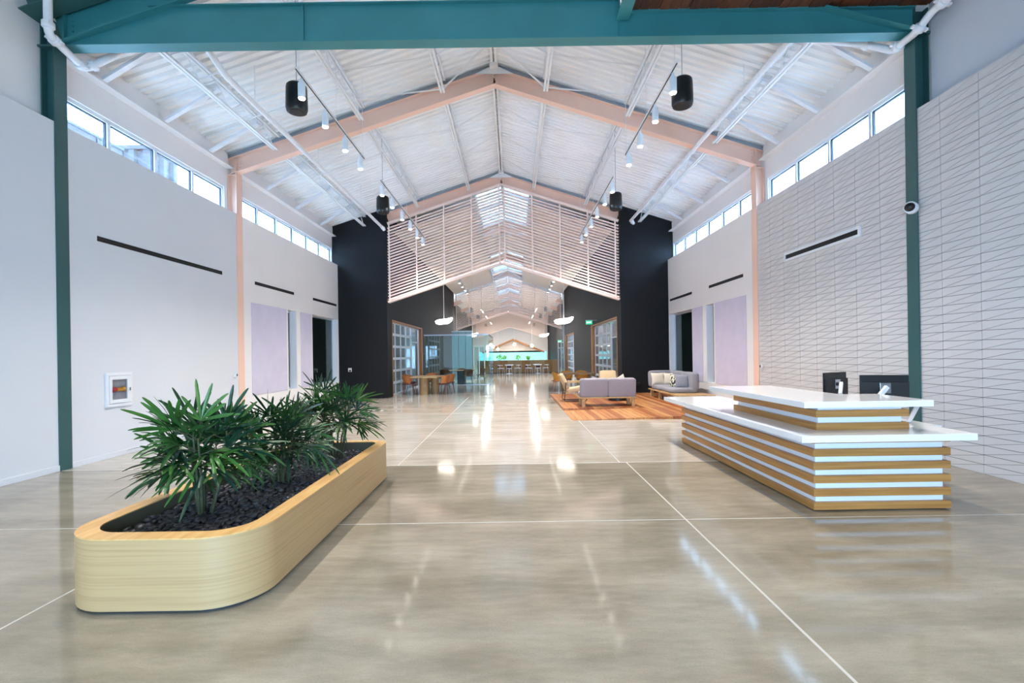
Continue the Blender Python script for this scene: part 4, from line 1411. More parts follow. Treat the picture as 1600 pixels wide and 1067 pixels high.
# ------------------------------------------------------------------ timber platform with its ramp
t = thing('timber_platform', 'low orange brown timber platform of single planks with a ramp along its front', 'platform', (1.38, 13.45, 0))
DZ = 0.065
pw = 0.141
n = int((XR - 0.02 - 1.38) / pw)
rg = random.Random(2)
for i in range(n):
    x = 1.38 + i * pw
    MB().box(x, x + pw - 0.008, 13.45, YB - 0.01, 0.004, DZ + rg.uniform(-0.001, 0.001)).build('plank', M['deckwood'][rg.choice((0, 0, 1, 2, 3, 1))], t)
    ra, rb = min(1.0, max(0.0, (x - 1.38) / 2.4)), min(1.0, max(0.0, (x + pw - 1.38) / 2.4))
    za, zb = 0.006 + ra * (DZ - 0.006), 0.006 + rb * (DZ - 0.006)
    mb = MB().prism_y([(x, 0.0), (x + pw - 0.008, 0.0), (x + pw - 0.008, zb), (x, za)], 11.47, 13.44)
    mb.build('ramp_plank', M['deckwood'][rg.choice((0, 2, 2, 1, 0))], t)


# ------------------------------------------------------------------ lounge furniture
def Rz(a):
    return Matrix.Rotation(a, 3, 'Z')


def Rx(a):
    return Matrix.Rotation(a, 3, 'X')


t = thing('sofa', 'two seat mauve grey sofa seen from behind on an oak frame', 'sofa', (1.90, 13.72, DZ))
MB().box(1.88, 3.50, 13.72, 14.52, 0.30, 0.335).build('platform_board', M['oak_furn'], t, bevel=0.004)
for x in (1.98, 3.40):
    for y in (13.80, 14.40):
        MB().box(x - 0.045, x + 0.045, y - 0.045, y + 0.045, DZ, 0.30).build('leg', M['oak_furn'], t, bevel=0.004)
for x in (2.295, 3.085):
    MB().cushion((x, 13.86, 0.60), (0.80, 0.22, 0.53), Rx(R(6)), e=0.18, puff=0.12).build('back_cushion', M['sofa'], t, smooth=True)
    MB().cushion((x, 14.2, 0.40), (0.78, 0.62, 0.14), None, e=0.25).build('seat_cushion', M['sofa'], t, smooth=True)


def pillow(label, c, size, rot, m, grp='lounge pillows'):
    """square scatter pillow with pulled-out corners"""
    mb = MB()
    n = 9
    vs, fs = [], []
    for s_ in (-1, 1):
        for j in range(n):
            for i in range(n):
                u, v = -1 + 2 * i / (n - 1), -1 + 2 * j / (n - 1)
                bul = (1 - u ** 4) * (1 - v ** 4)
                pin = 1 - 0.10 * ((1 - u * u) * v * v + (1 - v * v) * u * u)
                p = Vector((u * size[0] / 2 * pin, s_ * (0.006 + size[1] / 2 * bul ** 0.7), v * size[2] / 2 * pin))
                vs.append(rot @ p + Vector(c))
    for s_ in range(2):
        o = s_ * n * n
        for j in range(n - 1):
            for i in range(n - 1):
                q = (o + j * n + i, o + j * n + i + 1, o + (j + 1) * n + i + 1, o + (j + 1) * n + i)
                fs.append(q if s_ == 0 else q[::-1])
    edge = [(i, 0) for i in range(n)] + [(n - 1, j) for j in range(1, n)] + [(i, n - 1) for i in range(n - 2, -1, -1)] + [(0, j) for j in range(n - 2, 0, -1)]
    ids = [j * n + i for i, j in edge]
    for a, b in zip(ids, ids[1:] + ids[:1]):
        fs.append((a, b, b + n * n, a + n * n))
    mb.add(vs, fs)
    o = mb.build('pillow', m, None, smooth=60)
    return tag(o, label, 'pillow', grp)


pillow('white grey pillow peeping over the mauve sofa back, nearer its left end', (2.42, 14.06, 0.675), (0.44, 0.13, 0.44), Rx(R(14)) @ Matrix.Rotation(R(12), 3, 'Y'), M['sofa2'])
pillow('white pillow whose corner peeps over the mauve sofa back, right of its middle', (3.08, 14.06, 0.69), (0.44, 0.13, 0.44), Rx(R(14)) @ Matrix.Rotation(R(-28), 3, 'Y'), M['cream'])


def armchair(label, loc, rz):
    """sled frame lounge chair facing +y in its own frame"""
    a = thing('lounge_chair', label, 'armchair', (0, 0, 0), 'sled frame lounge chairs')
    for s_ in (-1, 1):
        x = s_ * 0.33
        pts = []
        cs_ = [(x, -0.30, 0.60), (x, -0.36, 0.012), (x, 0.36, 0.012), (x, 0.30, 0.60)]
        pts = [Vector(cs_[0])] + arc(cs_[0], cs_[1], cs_[2], 4, 0.08) + arc(cs_[1], cs_[2], cs_[3], 4, 0.08) + [Vector(cs_[3])]
        MB().tube(pts, 0.012, 6).build('sled_leg', M['black_matt'], a, smooth=40)
        MB().box(x - 0.035, x + 0.035, -0.34, 0.36, 0.595, 0.625).build('armrest', M['oak_furn'], a, bevel=0.006)
    MB().tube([(-0.33, -0.33, 0.25), (0.33, -0.33, 0.25)], 0.010, 6).build('cross_bar', M['black_matt'], a)
    MB().tube([(-0.33, 0.33, 0.30), (0.33, 0.33, 0.30)], 0.010, 6).build('cross_bar', M['black_matt'], a)
    MB().beam((0, -0.30, 0.27), (0, 0.34, 0.36), 0.60, 0.03).build('seat_board', M['oak_furn'], a)
    MB().cushion((0, 0.03, 0.38), (0.60, 0.64, 0.13), Rx(R(8)), e=0.3).build('seat_cushion', M['beige'], a, smooth=True)
    MB().beam((0, -0.26, 0.30), (0, -0.50, 0.84), 0.60, 0.025).build('back_board', M['oak_furn'], a)
    MB().cushion((0, -0.33, 0.64), (0.60, 0.13, 0.52), Rx(R(24)), e=0.3).build('back_cushion', M['beige'], a, smooth=True)
    a.location = loc
    a.rotation_euler = (0, 0, rz)
    return a


ac = armchair('beige lounge chair with black sled frame, side on, left of the mauve sofa', (1.95, 15.6, DZ), R(-90))
dup(ac, (3.42, 17.2, DZ), R(180), 'beige lounge chair facing the entry behind the mauve sofa')
t = thing('coffee_table', 'low black coffee table behind the mauve sofa on the timber platform', 'coffee table', (3.35, 15.6, DZ))
MB().lathe([(0.36, 0.17), (0.38, 0.18), (0.38, 0.2), (0.36, 0.21)], (3.35, 15.6, DZ), 26).build('table_top', M['black_matt'], t, smooth=30)
MB().lathe([(0.30, 0.0), (0.30, 0.17)], (3.35, 15.6, DZ), 26).build('drum_base', M['black'], t, smooth=30)

# corner sofa along the right wall
t = thing('corner_sofa', 'light grey corner sofa on an oak platform against the lilac panelled wall', 'sofa', (4.7, 13.75, DZ))
MB().box(4.68, 5.72, 13.72, 16.85, 0.30, 0.345).build('platform_board', M['oak_furn'], t, bevel=0.004)
for x in (4.78, 5.62):
    for y in (13.9, 14.9, 15.8, 16.72):
        MB().box(x - 0.045, x + 0.045, y - 0.045, y + 0.045, DZ, 0.30).build('leg', M['oak_furn'], t, bevel=0.004)
MB().cushion((5.10, 16.15, 0.42), (0.80, 0.98, 0.16), None, e=0.3).build('seat_cushion', M['sofa2'], t, smooth=True)
MB().cushion((5.16, 15.05, 0.42), (0.86, 1.10, 0.16), None, e=0.3).build('seat_cushion', M['sofa2'], t, smooth=True)
MB().cushion((5.06, 16.70, 0.68), (0.80, 0.22, 0.56), Rx(R(-6)), e=0.25).build('back_cushion', M['sofa2'], t, smooth=True)
MB().cushion((5.46, 16.08, 0.68), (0.24, 0.98, 0.56), None, e=0.25).build('back_cushion', M['sofa2'], t, smooth=True)
MB().cushion((5.46, 15.02, 0.68), (0.24, 1.06, 0.56), None, e=0.25).build('back_cushion', M['sofa2'], t, smooth=True)
pillow('cream pillow leaning in the far corner of the grey corner sofa', (4.90, 16.42, 0.68), (0.46, 0.14, 0.44), Rx(R(-16)), M['cream'])
pillow('beige grey pillow tucked behind the cream one on the corner sofa', (5.24, 16.30, 0.68), (0.40, 0.12, 0.42), Rz(R(-40)) @ Rx(R(-12)), M['cream'])
pillow('black and white patterned pillow on the grey corner sofa', (5.10, 15.22, 0.68), (0.42, 0.12, 0.42), Rz(R(-48)) @ Rx(R(-14)), M['pattern'])
pillow('plain grey pillow in front of the patterned one on the corner sofa', (5.18, 14.86, 0.68), (0.44, 0.14, 0.46), Rz(R(-14)) @ Rx(R(-14)), M['pillow_grey'])


# ------------------------------------------------------------------ dining tables and chairs
def chair(label, mat_back, mat_seat, mat_leg, grp):
    """shell chair facing +y in its own frame"""
    c = thing('dining_chair', label, 'chair', (0, 0, 0), grp)
    MB().cushion((0, 0, 0.455), (0.46, 0.46, 0.07), None, e=0.35, nu=16, nv=8).build('seat', mat_seat, c, smooth=True)
    vs, fs = [], []
    n = 10
    for j, (z, r0) in enumerate(((0.44, 0.205), (0.60, 0.235), (0.76, 0.25), (0.82, 0.245))):
        for i in range(n + 1):
            a = R(180 + 180 * i / n)
            k = 1 - (0.10 * (abs(i - n / 2) / (n / 2)) ** 2 if j == 3 else 0)
            for th in (0, 0.022):
                r_ = r0 + th
                y = r_ * math.sin(a) * 1.02 - 0.02 * j + 0.06
                vs.append((r_ * math.cos(a), y, z * k if j == 3 else z))
    w2 = (n + 1) * 2
    for j in range(3):
        for i in range(n):
            a = j * w2 + i * 2
            fs.append((a, a + 2, a + w2 + 2, a + w2))
            fs.append((a + 1, a + w2 + 1, a + w2 + 3, a + 3))
        fs.append((j * w2, j * w2 + w2, j * w2 + w2 + 1, j * w2 + 1))
        e_ = j * w2 + n * 2
        fs.append((e_, e_ + 1, e_ + w2 + 1, e_ + w2))
    for i in range(n):
        a = 3 * w2 + i * 2
        fs.append((a, a + 2, a + 3, a + 1))
        fs.append((i * 2, i * 2 + 1, i * 2 + 3, i * 2 + 2))
    MB().add(vs, fs).build('back_shell', mat_back, c, smooth=50)
    for sx in (-1, 1):
        for sy in (-1, 1):
            MB().tube([(sx * 0.15, sy * 0.15, 0.43), (sx * 0.22, sy * 0.22, 0.0)], [0.014, 0.010], 6).build('leg', mat_leg, c)
    return c


t = thing('dining_table', 'pale oak table on three drum legs beside the left glazed garage door', 'table', (-3.6, 20.2, 0))
MB().prism([(-4.15, 19.35), (-3.05, 19.25), (-2.95, 20.7), (-4.2, 21.1)], 0.69, 0.735).build('tabletop', M['table_oak'], t, bevel=0.006)
for x, y in ((-3.66, 19.75), (-3.30, 20.25), (-3.75, 20.6)):
    MB().lathe([(0.17, 0.0), (0.17, 0.69)], (x, y, 0), 20).build('drum_leg', M['table_oak'], t, smooth=30)
ch = chair('tan leather chair, nearest the charcoal wall at the left drum table', M['leather'], M['seat_dark'], M['chair_leg'], 'tan chairs at the drum table')
ch.location = (-4.30, 19.75, 0)
ch.rotation_euler = (0, 0, R(-75))
for x, y, a, lab in ((-2.82, 19.62, 80, 'tan leather chair at the walkway side of the left drum table, nearer one'), (-2.72, 20.4, 95, 'tan leather chair at the walkway side of the left drum table, farther one'),
                     (-4.40, 20.6, -90, 'tan leather chair by the garage door at the left drum table, farther one'), (-3.6, 21.35, 180, 'tan leather chair at the far end of the left drum table')):
    dup(ch, (x, y, 0), R(a), lab)

t = thing('slab_table', 'brown waterfall slab table behind the lounge platform', 'table', (2.65, 20.4, 0))
MB().box(1.95, 3.40, 19.95, 20.9, 0.71, 0.77).build('tabletop', M['walnut'], t, bevel=0.004)
for x in (2.02, 3.16):
    MB().box(x, x + 0.17, 20.0, 20.85, 0, 0.71).build('slab_leg', M['walnut'], t, bevel=0.004)
ch2 = chair('mustard and rust chair at the walkway end of the slab table', M['mustard'], M['leather'], M['chair_leg'], 'chairs at the slab table')
ch2.location = (1.88, 20.35, 0)
ch2.rotation_euler = (0, 0, R(-78))
for x, y, a, lab in ((2.35, 21.4, 180, 'mustard chair at the far side of the slab table, nearer the walkway'), (3.0, 21.4, 180, 'mustard chair at the far side of the slab table, nearer the wall'), (3.72, 20.4, 90, 'mustard chair at the wall end of the slab table')):
    dup(ch2, (x, y, 0), R(a), lab)

# ------------------------------------------------------------------ glazed garage doors in timber linings


def garage(side, y0, y1, label, ncol=4, nrow=6, side_glass=True):
    xf = PL if side < 0 else PR
    if y0 > 26:
        xf = xf + 0.06 if side > 0 else xf - 0.12
    inw = -1 if side < 0 else 1            # away from the passage
    t = thing('garage_door', label, 'door', (xf, y0, 0), 'glazed garage doors')
    a, b = sorted((xf - inw * 0.012, xf + inw * 0.2))
    MB().box(a, b, y0, y0 + 0.06, 0, DOOR_H).build('door_lining', M['door_wood'], t)
    MB().box(a, b, y1 - 0.30, y1, 0, DOOR_H).build('door_lining', M['door_wood'], t)
    MB().box(a, b, y0 + 0.06, y1 - 0.30, DOOR_H - 0.06, DOOR_H).build('door_lining', M['door_wood'], t)
    ya, yb = y0 + 0.06, y1 - 0.30
    if side < 0:
        ysec = (ya, ya + (yb - ya) * 0.68)
        yside = (ysec[1], yb)
    else:
        yside = (ya, ya + (yb - ya) * 0.32)
        ysec = (yside[1], yb)
    xa = xf + inw * 0.13
    c0, c1 = sorted((xa, xa + inw * 0.05))
    top = DOOR_H - 0.06
    s0, s1 = ysec
    for i in range(nrow + 1):
        z = top * i / nrow
        MB().box(c0, c1, s0, s1, max(0.0, z - 0.05), min(top, z + 0.05)).build('door_rail', M['white_frame'], t)
    for i in range(ncol + 1):
        y = s0 + (s1 - s0) * i / ncol
        for j in range(nrow):
            MB().box(c0 + 0.005, c1 - 0.005, max(s0, y - 0.035), min(s1, y + 0.035), top * j / nrow + 0.05, top * (j + 1) / nrow - 0.05).build('door_stile', M['white_frame'], t)
    for i in range(ncol):
        for j in range(nrow):
            MB().box((c0 + c1) / 2 - 0.003, (c0 + c1) / 2 + 0.003, s0 + (s1 - s0) * i / ncol + 0.035, s0 + (s1 - s0) * (i + 1) / ncol - 0.035, top * j / nrow + 0.05, top * (j + 1) / nrow - 0.05).build('pane', M['glass'], t)
    # the fixed light and swing door beside it
    g0, g1 = yside
    for y in (g0, g1 - 0.12):
        MB().box(c0 - 0.01, c1 + 0.01, y, y + 0.12, 0, top).build('side_post', M['white_frame'], t)
    for z in (0.0, 2.22, top - 0.06):
        MB().box(c0, c1, g0 + 0.12, g1 - 0.12, z, z + 0.06).build('side_rail', M['white_frame'], t)
    MB().box((c0 + c1) / 2 - 0.003, (c0 + c1) / 2 + 0.003, g0 + 0.12, g1 - 0.12, 0.06, 2.22).build('side_pane', M['glass'], t)
    MB().box((c0 + c1) / 2 - 0.003, (c0 + c1) / 2 + 0.003, g0 + 0.12, g1 - 0.12, 2.28, top - 0.06).build('side_pane', M['glass'], t)


garage(-1, 19.0, 25.3, 'white glazed garage door in oak lining in the left charcoal wall')
garage(1, 19.0, 25.3, 'white glazed garage door in oak lining behind the lounge platform')
garage(1, 33.0, 38.4, 'second white glazed garage door, farther down the right charcoal wall')

# rooms behind: ceiling light panels and simple shelves
for sg in (-1, 1):
    xm = -7.0 if sg < 0 else 6.4
    for i, y in enumerate((20.5, 23.5, 30.0, 35.5)):
        t = thing('ceiling_light', 'flat white ceiling light in the %s side room, %s from the entry' % (SIDE[sg], ordn[i]), 'lamp', (xm, y, 4.5), 'side room ceiling lights')
        MB().box(xm - 0.5, xm + 0.5, y - 0.5, y + 0.5, 4.5, 4.56).build('frame', M['white_frame'], t)
        MB().box(xm - 0.46, xm + 0.46, y - 0.46, y + 0.46, 4.48, 4.5).build('diffuser', M['lamp_soft'], t)
    xb = -9.24 if sg < 0 else 8.59
    for i, y in enumerate((19.8, 22.2, 24.6)):
        t = thing('bookcase', 'tall dark bookcase at the back of the %s glazed room, %s from the entry' % (SIDE[sg], ordn[i]), 'shelf', (xb, y, 0), 'side room bookcases')
        a, b = sorted((xb, xb - sg * 0.35))
        MB().box(a, b, y - 0.7, y - 0.66, 0, 2.4).build('side_panel', M['walnut'], t)
        MB().box(a, b, y + 0.66, y + 0.7, 0, 2.4).build('side_panel', M['walnut'], t)
        for z in (0.0, 0.6, 1.2, 1.8, 2.36):
            MB().box(a, b, y - 0.66, y + 0.66, z, z + 0.04).build('shelf_board', M['walnut'], t)
        MB().box(*sorted((xb, xb - sg * 0.02)), y - 0.66, y + 0.66, 0.04, 2.36).build('back_panel', M['black_matt'], t)

# ------------------------------------------------------------------ glass meeting booth on the left of the passage
t = thing('glass_booth', 'frameless glass meeting booth projecting into the left of the passage', 'glass booth', (-4.7, 25.2, 0))
gx0, gx1, gy0, gy1, gh = -4.72, -1.3, 25.6, 31.5, 2.62
n = 4
for i in range(n):
    xa = gx0 + (gx1 - gx0) * i / n
    xb = gx0 + (gx1 - gx0) * (i + 1) / n - 0.012
    MB().box(xa, xb, gy0, gy0 + 0.014, 0.02, gh).build('pane', M['glass_g'], t)
n = 5
for i in range(n):
    ya = gy0 + 0.03 + (gy1 - gy0) * i / n
    yb = gy0 + (gy1 - gy0) * (i + 1) / n - 0.012
    MB().box(gx1 - 0.014, gx1, ya, yb, 0.02, gh).build('pane', M['glass_g'], t)
MB().box(gx0, gx1, gy0 - 0.02, gy0 + 0.03, gh, gh + 0.07).build('head_rail', M['alu'], t)
MB().box(gx1 - 0.035, gx1 + 0.015, gy0 + 0.03, gy1, gh, gh + 0.07).build('head_rail', M['alu'], t)
MB().box(gx0, gx1, gy0 - 0.01, gy0 + 0.024, 0, 0.02).build('floor_rail', M['alu'], t)
MB().box(gx1 - 0.024, gx1 + 0.01, gy0 + 0.03, gy1, 0, 0.02).build('floor_rail', M['alu'], t)
# frosted screens and a white framed door at the back of the booth
t = thing('frosted_screen', 'pale blue frosted glass screen inside the glass booth', 'screen', (-3.6, 31.6, 0))
for i in range(3):
    x = -4.0 + i * 0.45
    MB().box(x, x + 0.42, 31.6, 31.62, 0.0, 3.1).build('panel', M['frost'], t)
MB().box(-4.02, -2.66, 31.57, 31.65, 3.1, 3.16).build('head_rail', M['alu'], t)
t = thing('framed_glass_door', 'white framed glass door standing behind the glass booth', 'door', (-2.2, 32.2, 0))
for x in (-2.65, -1.95, -2.3):
    MB().box(x, x + 0.06, 32.2, 32.26, 0, 2.1).build('stile', M['white_frame'], t)
for z in (0, 2.1):
    MB().box(-2.65, -1.89, 32.2, 32.26, z, z + 0.08).build('rail', M['white_frame'], t)
MB().box(-2.59, -1.95, 32.225, 32.235, 0.08, 2.1).build('pane', M['glass_g'], t)
t = thing('pedestal_table', 'slate blue slab pedestal table inside the glass booth', 'table', (-3.0, 27.0, 0))
MB().box(-3.9, -2.2, 26.5, 27.5, 0.70, 0.74).build('tabletop', M['walnut'], t, bevel=0.004)
MB().box(-3.1, -2.7, 26.6, 27.4, 0, 0.70).build('pedestal', M['blue_ped'], t)
ch3 = chair('dark brown chair in the glass booth, leftmost at the pedestal table', M['seat_dark'], M['seat_dark'], M['black_matt'], 'chairs in the glass booth')
ch3.location = (-3.75, 26.25, 0)
for x, y, a, lab in ((-2.45, 26.2, 10, 'dark brown chair in the glass booth, near side beside the blue pedestal'), (-1.85, 27.4, 90, 'dark brown chair in the glass booth, at the walkway end of the table'), (-3.0, 27.9, 180, 'dark brown chair in the glass booth, at the far side of the table')):
    dup(ch3, (x, y, 0), R(a), lab)

# ------------------------------------------------------------------ cloud pendants, globes, exit signs


def cloud_lamp(label, x, y, z, r_, ztop):
    c = thing('pendant_lamp', label, 'lamp', (x, y, z), 'glowing pendants')
    mb = MB()
    mb.lathe([(0.15 * r_, -0.42 * r_), (0.62 * r_, -0.40 * r_), (0.90 * r_, -0.26 * r_), (1.0 * r_, 0.0), (0.82 * r_, 0.12 * r_), (0.3 * r_, 0.05 * r_)], (x, y, z), 20, 1.0, 0.8)
    for i, v in enumerate(mb.v):                       # lift one side, as a folded cloud
        k = max(0.0, (v[0] - x) / r_)
        mb.v[i] = (v[0], v[1], v[2] + 0.28 * r_ * k * k - 0.10 * r_ * max(0, -(v[0] - x) / r_))
    mb.build('shade', M['lamp_soft'], c, smooth=True)
    MB().tube([(x, y, z), (x, y, ztop)], 0.01, 5).build('cord', M['steel_white'], c)
    return c


for label, x, y, z, r_ in (('glowing white folded pendant lamp over the left walkway, nearest', -2.76, 19.4, 2.99, 0.36), ('glowing white folded pendant lamp over the right walkway, nearest', 2.06, 19.5, 2.95, 0.40),
                           ('glowing white folded pendant lamp above the glass booth', -2.85, 34.0, 3.00, 0.40), ('glowing white folded pendant lamp farther along the right walkway', 2.35, 36.5, 3.02, 0.38)):
    cloud_lamp(label, x, y, z, r_, zdeck(x) - 0.7)
for i, (x, y, z, r_, lab) in enumerate(((0.15, 60.0, 2.78, 0.20, 'under the timber gable peak'), (-2.5, 60.0, 2.50, 0.18, 'leftmost of three'), (-1.95, 61.5, 2.24, 0.17, 'lowest of three'), (-3.15, 59, 2.5, 0.15, 'nearest the glass booth'), (2.25, 58.0, 2.55, 0.2, 'right of the timber gable'))):
    c = thing('globe_lamp', 'white glowing globe lamp at the far end of the hall, %s' % lab, 'lamp', (x, y, z), 'far globe lamps')
    MB().lathe([(0.02, -r_)] + [(r_ * math.cos(R(a)), r_ * math.sin(R(a))) for a in range(-75, 90, 15)] + [(0.02, r_)], (x, y, z), 14).build('globe', M['lamp_soft'], c, smooth=True)
    MB().tube([(x, y, z + r_ * 0.9), (x, y, zdeck(x) + (0.055 if abs(x - X0) < 1.1 else -0.67))], 0.012, 5).build('cord', M['steel_white'], c)


def exit_sign(label, x, y, z, wd):
    e = thing('exit_sign', label, 'sign', (x, y, z), 'green exit signs')
    local(e)
    MB().box(-wd / 2, wd / 2, -0.02, 0.02, -wd * 0.30, wd * 0.30).build('sign_plate', M['exit_green'], e, bevel=0.003)
    MB().box(-wd / 2 - 0.01, wd / 2 + 0.01, -0.03, 0.03, wd * 0.30, wd * 0.38).build('sign_housing', M['alu'], e)
    text('lettering', 'EXIT', wd * 0.36, M['exit_white'], e, (0, -0.022, 0.0), (R(90), 0, 0))
    MB().box(wd / 2, wd / 2 + 0.25, -0.012, 0.012, wd * 0.31, wd * 0.36).build('wall_arm', M['alu'], e)


exit_sign('green lit EXIT sign bracketed from the right charcoal wall above the garage doors', 3.72, 23.6, 3.08, 0.32)
exit_sign('small green lit EXIT sign on the white end frame of the far right garage door', 3.75, 38.9, 2.55, 0.34)
# track lights beyond the slats, five heads a side
for sg, x in ((-1, -3.05), (1, 2.4)):
    tr = thing('light_track', 'short white lighting track beyond the slatted gable on the %s side' % SIDE[sg], 'track', (x, 26, 6.0), 'lighting tracks')
    MB().box(x - 0.02, x + 0.02, 25.8, 33.5, 6.0, 6.03).build('rail', M['steel_white'], tr)
    for y in (26.0, 33.2):
        MB().tube([(x, y, 6.03), (x, y, 7.56 - SL * (abs(x - X0) - 1.25))], 0.006, 5).build('cable', M['steel_white'], tr)
    for i, y in enumerate((26.4, 28.0, 29.6, 31.2, 32.8)):
        h = thing('track_spotlight', 'small glowing spotlight beyond the slatted gable, %s on the %s track' % (ordn[i], SIDE[sg]), 'spotlight', (x, y, 5.72), 'far track spotlights')
        MB().lathe([(0.05, 0.02), (0.055, 0.22), (0.03, 0.28)], (x, y, 5.72), 12).build('lamp_body', M['pipe'], h, smooth=40)
        MB().lathe([(0.05, 0.0), (0.052, 0.02)], (x, y, 5.72), 12).build('lens', M['lamp_on'], h)
        d = bpy.data.lights.new('spot_beam', 'SPOT')
        d.energy = 480
        d.spot_size = R(84)
        d.spot_blend = 0.8
        d.shadow_soft_size = 0.045
        d.color = (1.0, 0.97, 0.93)
        lo = bpy.data.objects.new('spot_beam', d)
        col.objects.link(lo)
        lo.parent = h
        lo.location = (0, 0, -0.02)
for sg, x in ((-1, -2.9), (1, 2.2)):
    for y, nm in ((44.0, 'nearer'), (52.0, 'farther'), (62.5, 'farthest')):  # farthest pair added to light the dark end wall and pavilion
        tr = thing('linear_light', '%s glowing linear light high in the far hall, %s side' % (nm, SIDE[sg]), 'lamp', (x, y, 5.7), 'far linear lights')
        MB().box(x - 0.06, x + 0.06, y, y + 4.0, 5.72, 5.80).build('housing', M['steel_white'], tr)
        MB().box(x - 0.05, x + 0.05, y + 0.02, y + 3.98, 5.70, 5.72).build('diffuser', M['lamp_soft'], tr)
        d = bpy.data.lights.new('linear_glow', 'AREA')
        d.shape = 'RECTANGLE'
        d.size, d.size_y = 0.1, 3.9
        d.energy = 150 if y > 60 else 400
        d.color = (1, 0.95, 0.92)
        lo = bpy.data.objects.new('linear_glow', d)
        col.objects.link(lo)
        lo.parent = tr
        lo.location = (0, 2.0, -0.012)
        for yy in (y + 0.3, y + 3.7):
            MB().tube([(x, yy, 5.8), (x, yy, zdeck(x) - 0.685)], 0.008, 5).build('cable', M['steel_white'], tr)
        sp = thing('pendant_speaker', 'small black loudspeaker high in the far hall, %s %s' % (nm, SIDE[sg]), 'speaker', (x + sg * 0.7, y + (2.0 if y > 60 else -1.6), 5.5), 'hung loudspeakers')
        MB().lathe([(0.15, -0.2), (0.17, -0.15), (0.16, 0.18), (0.13, 0.2)], (x + sg * 0.7, y + (2.0 if y > 60 else -1.6), 5.5), 16).build('enclosure', M['black'], sp, smooth=30)
        MB().tube([(x + sg * 0.7, y + (2.0 if y > 60 else -1.6), 5.69), (x + sg * 0.7, y + (2.0 if y > 60 else -1.6), zdeck(x + sg * 0.7) - 0.67)], 0.006, 5).build('cable', M['channel'], sp)

t = thing('side_door', 'white framed glass door facing the entry at the far end of the right charcoal wall', 'door', (3.85, 38.7, 0))
for x in (3.58, 3.82, 4.06):
    MB().box(x, x + 0.06, 38.7, 38.76, 0, 2.5).build('stile', M['white_frame'], t)
for z in (0.0, 2.0, 2.44):
    MB().box(3.64, 4.06, 38.7, 38.76, z, z + 0.06).build('rail', M['white_frame'], t)
MB().box(3.64, 4.06, 38.725, 38.735, 0.06, 2.44).build('pane', M['glass_g'], t)
t = MB().box(4.02, 4.12, 38.62, 38.7, 0, 6.3).build('white_post', M['white_frame'])
tag(t, 'slim white post at the far corner of the right charcoal wall', 'post')

# ------------------------------------------------------------------ end of the view: half wall, white chairs, glazed café front
t = thing('half_wall', 'long oak panelled half wall across the far end of the passage', 'partition', (-3.0, 40.4, 0))
npn = 11
for i in range(npn):
    x = -3.0 + i * 0.625
    MB().box(x, x + 0.617, 40.4, 40.44, 0.03, 1.04).build('panel', M['oak_furn'] if i % 3 else M['oak'], t)
MB().box(-3.0, 3.87, 40.44, 40.6, 0, 1.04).build('core', M['toe'], t)
MB().box(-3.02, 3.89, 40.38, 40.62, 1.04, 1.075).build('cap', M['oak_furn'], t)


def white_chair(label):
    c = thing('white_chair', label, 'chair', (0, 0, 0), 'white chairs before the half wall')
    MB().cushion((0, 0, 0.45), (0.46, 0.46, 0.06), None, e=0.35, nu=12, nv=6).build('seat', M['white_frame'], c, smooth=True)
    pts = [Vector((0.27 * math.cos(R(a)), 0.24 * math.sin(R(a)), 0.70 + 0.02 * math.sin(R(a)))) for a in range(170, 371, 20)]
    MB().tube(pts, 0.028, 6).build('back_rail', M['white_frame'], c, smooth=True)
    MB().beam((0, -0.22, 0.50), (0, -0.235, 0.66), 0.34, 0.02, up=(0, 1, 0)).build('back_pad', M['seat_dark'], c)
    for sx in (-1, 1):
        for sy in (-1, 1):
            MB().tube([(sx * 0.2, sy * 0.18, 0.69 if sy < 0 else 0.46), (sx * 0.24, sy * 0.22, 0.0)], 0.016, 5).build('leg', M['white_frame'], c)
    return c


wc = white_chair('white chair before the oak half wall, leftmost')
wc.location = (-1.0, 39.0, 0)
wc.rotation_euler = (0, 0, R(-70))
for x, y, a, lab in ((-0.35, 38.6, 0, 'white chair before the oak half wall, back turned, in the left cluster'), (0.32, 39.1, 75, 'white chair before the oak half wall, right end of the left cluster'),
                     (1.25, 39.0, -70, 'white chair before the oak half wall, left end of the right cluster'), (1.95, 38.7, 0, 'white chair before the oak half wall, back turned, in the right cluster'), (2.6, 39.1, 75, 'white chair before the oak half wall, rightmost')):
    dup(wc, (x, y, 0), R(a), lab)
for x, nm in ((-0.35, 'left'), (1.95, 'right')):
    t = thing('cafe_table', 'small white round table among the %s cluster of white chairs' % nm, 'table', (x, 39.4, 0), 'far white tables')
    MB().lathe([(0.36, 0.70), (0.37, 0.71), (0.37, 0.73), (0.36, 0.735)], (x, 39.4, 0), 18).build('tabletop', M['white_frame'], t)
    MB().lathe([(0.24, 0.0), (0.22, 0.02), (0.04, 0.04), (0.03, 0.70)], (x, 39.4, 0), 14).build('pedestal', M['white_frame'], t, smooth=40)
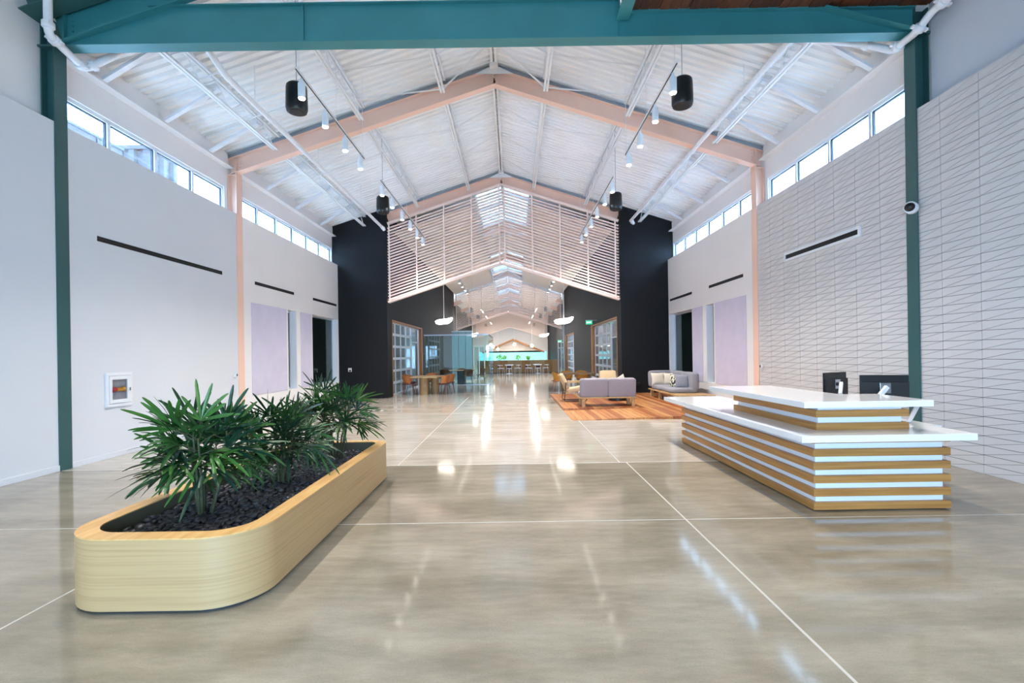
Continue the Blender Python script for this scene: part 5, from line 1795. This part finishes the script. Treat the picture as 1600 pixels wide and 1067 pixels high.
# pavilion front at the end of the hall
yE = 66.0
t = thing('pavilion', 'white gabled pavilion front with timber eaves at the far end of the hall', 'pavilion', (0, yE, 0))
gx, gw, gz, gs = 0.02, 3.9, 3.45, 0.42
MB().prism_y([(gx - gw, 2.0), (gx + gw, 2.0), (gx + gw, gz - gs * gw), (gx, gz), (gx - gw, gz - gs * gw)], yE, yE + 0.2).build('gable_wall', M['panel_ceiling'], t)
for sg in (-1, 1):
    MB().beam((gx, yE - 0.15, gz + 0.12), (gx + sg * (gw + 0.3), yE - 0.15, gz + 0.12 - gs * (gw + 0.3)), 0.5, 0.2).build('timber_eave', M['door_wood'], t)
for i in range(10):
    xa = -4.6 + i * 0.92
    MB().box(xa, xa + 0.86, yE + 0.02, yE + 0.05, 0.3, 1.9).build('window_pane', M['teal_win'], t)
    MB().box(xa + 0.86, xa + 0.92, yE, yE + 0.1, 0, 2.0).build('window_post', M['alu'], t)
MB().box(-4.6, 4.6, yE, yE + 0.1, 1.9, 2.0).build('window_head', M['alu'], t)
MB().box(-4.6, 4.6, yE, yE + 0.12, 0, 0.3).build('window_sill', M['alu'], t)
for i, (x, r_) in enumerate(((-1.9, 0.45), (-1.2, 0.3), (0.6, 0.35), (2.0, 0.3))):
    t = thing('potted_shrub', 'bright green potted shrub before the far teal windows, %s from the left' % ordn[i], 'plant', (x, 64.8, 0), 'far potted shrubs')
    MB().lathe([(0.2, 0), (0.26, 0.5)], (x, 64.8, 0), 12).build('pot', M['white_frame'], t)
    mb = MB()
    r2 = random.Random(i)
    for k in range(60):
        d = Vector((r2.gauss(0, 1), r2.gauss(0, 1), r2.gauss(0, 1))).normalized() * r_ * r2.uniform(0.5, 1)
        c = Vector((x, 64.8, 1.0 + r_ * 0.4)) + d
        s_ = 0.12
        a, b = Vector((r2.gauss(0, 1), r2.gauss(0, 1), r2.gauss(0, 1))).normalized() * s_, Vector((r2.gauss(0, 1), r2.gauss(0, 1), r2.gauss(0, 1))).normalized() * s_
        mb.add([c - a, c - b, c + a, c + b], [(0, 1, 2, 3)])
    mb.build('foliage', M['leafwin'], t)
    MB().tube([(x, 64.8, 0.48), (x, 64.8, 1.0)], 0.02, 5).build('trunk', M['stem'], t)
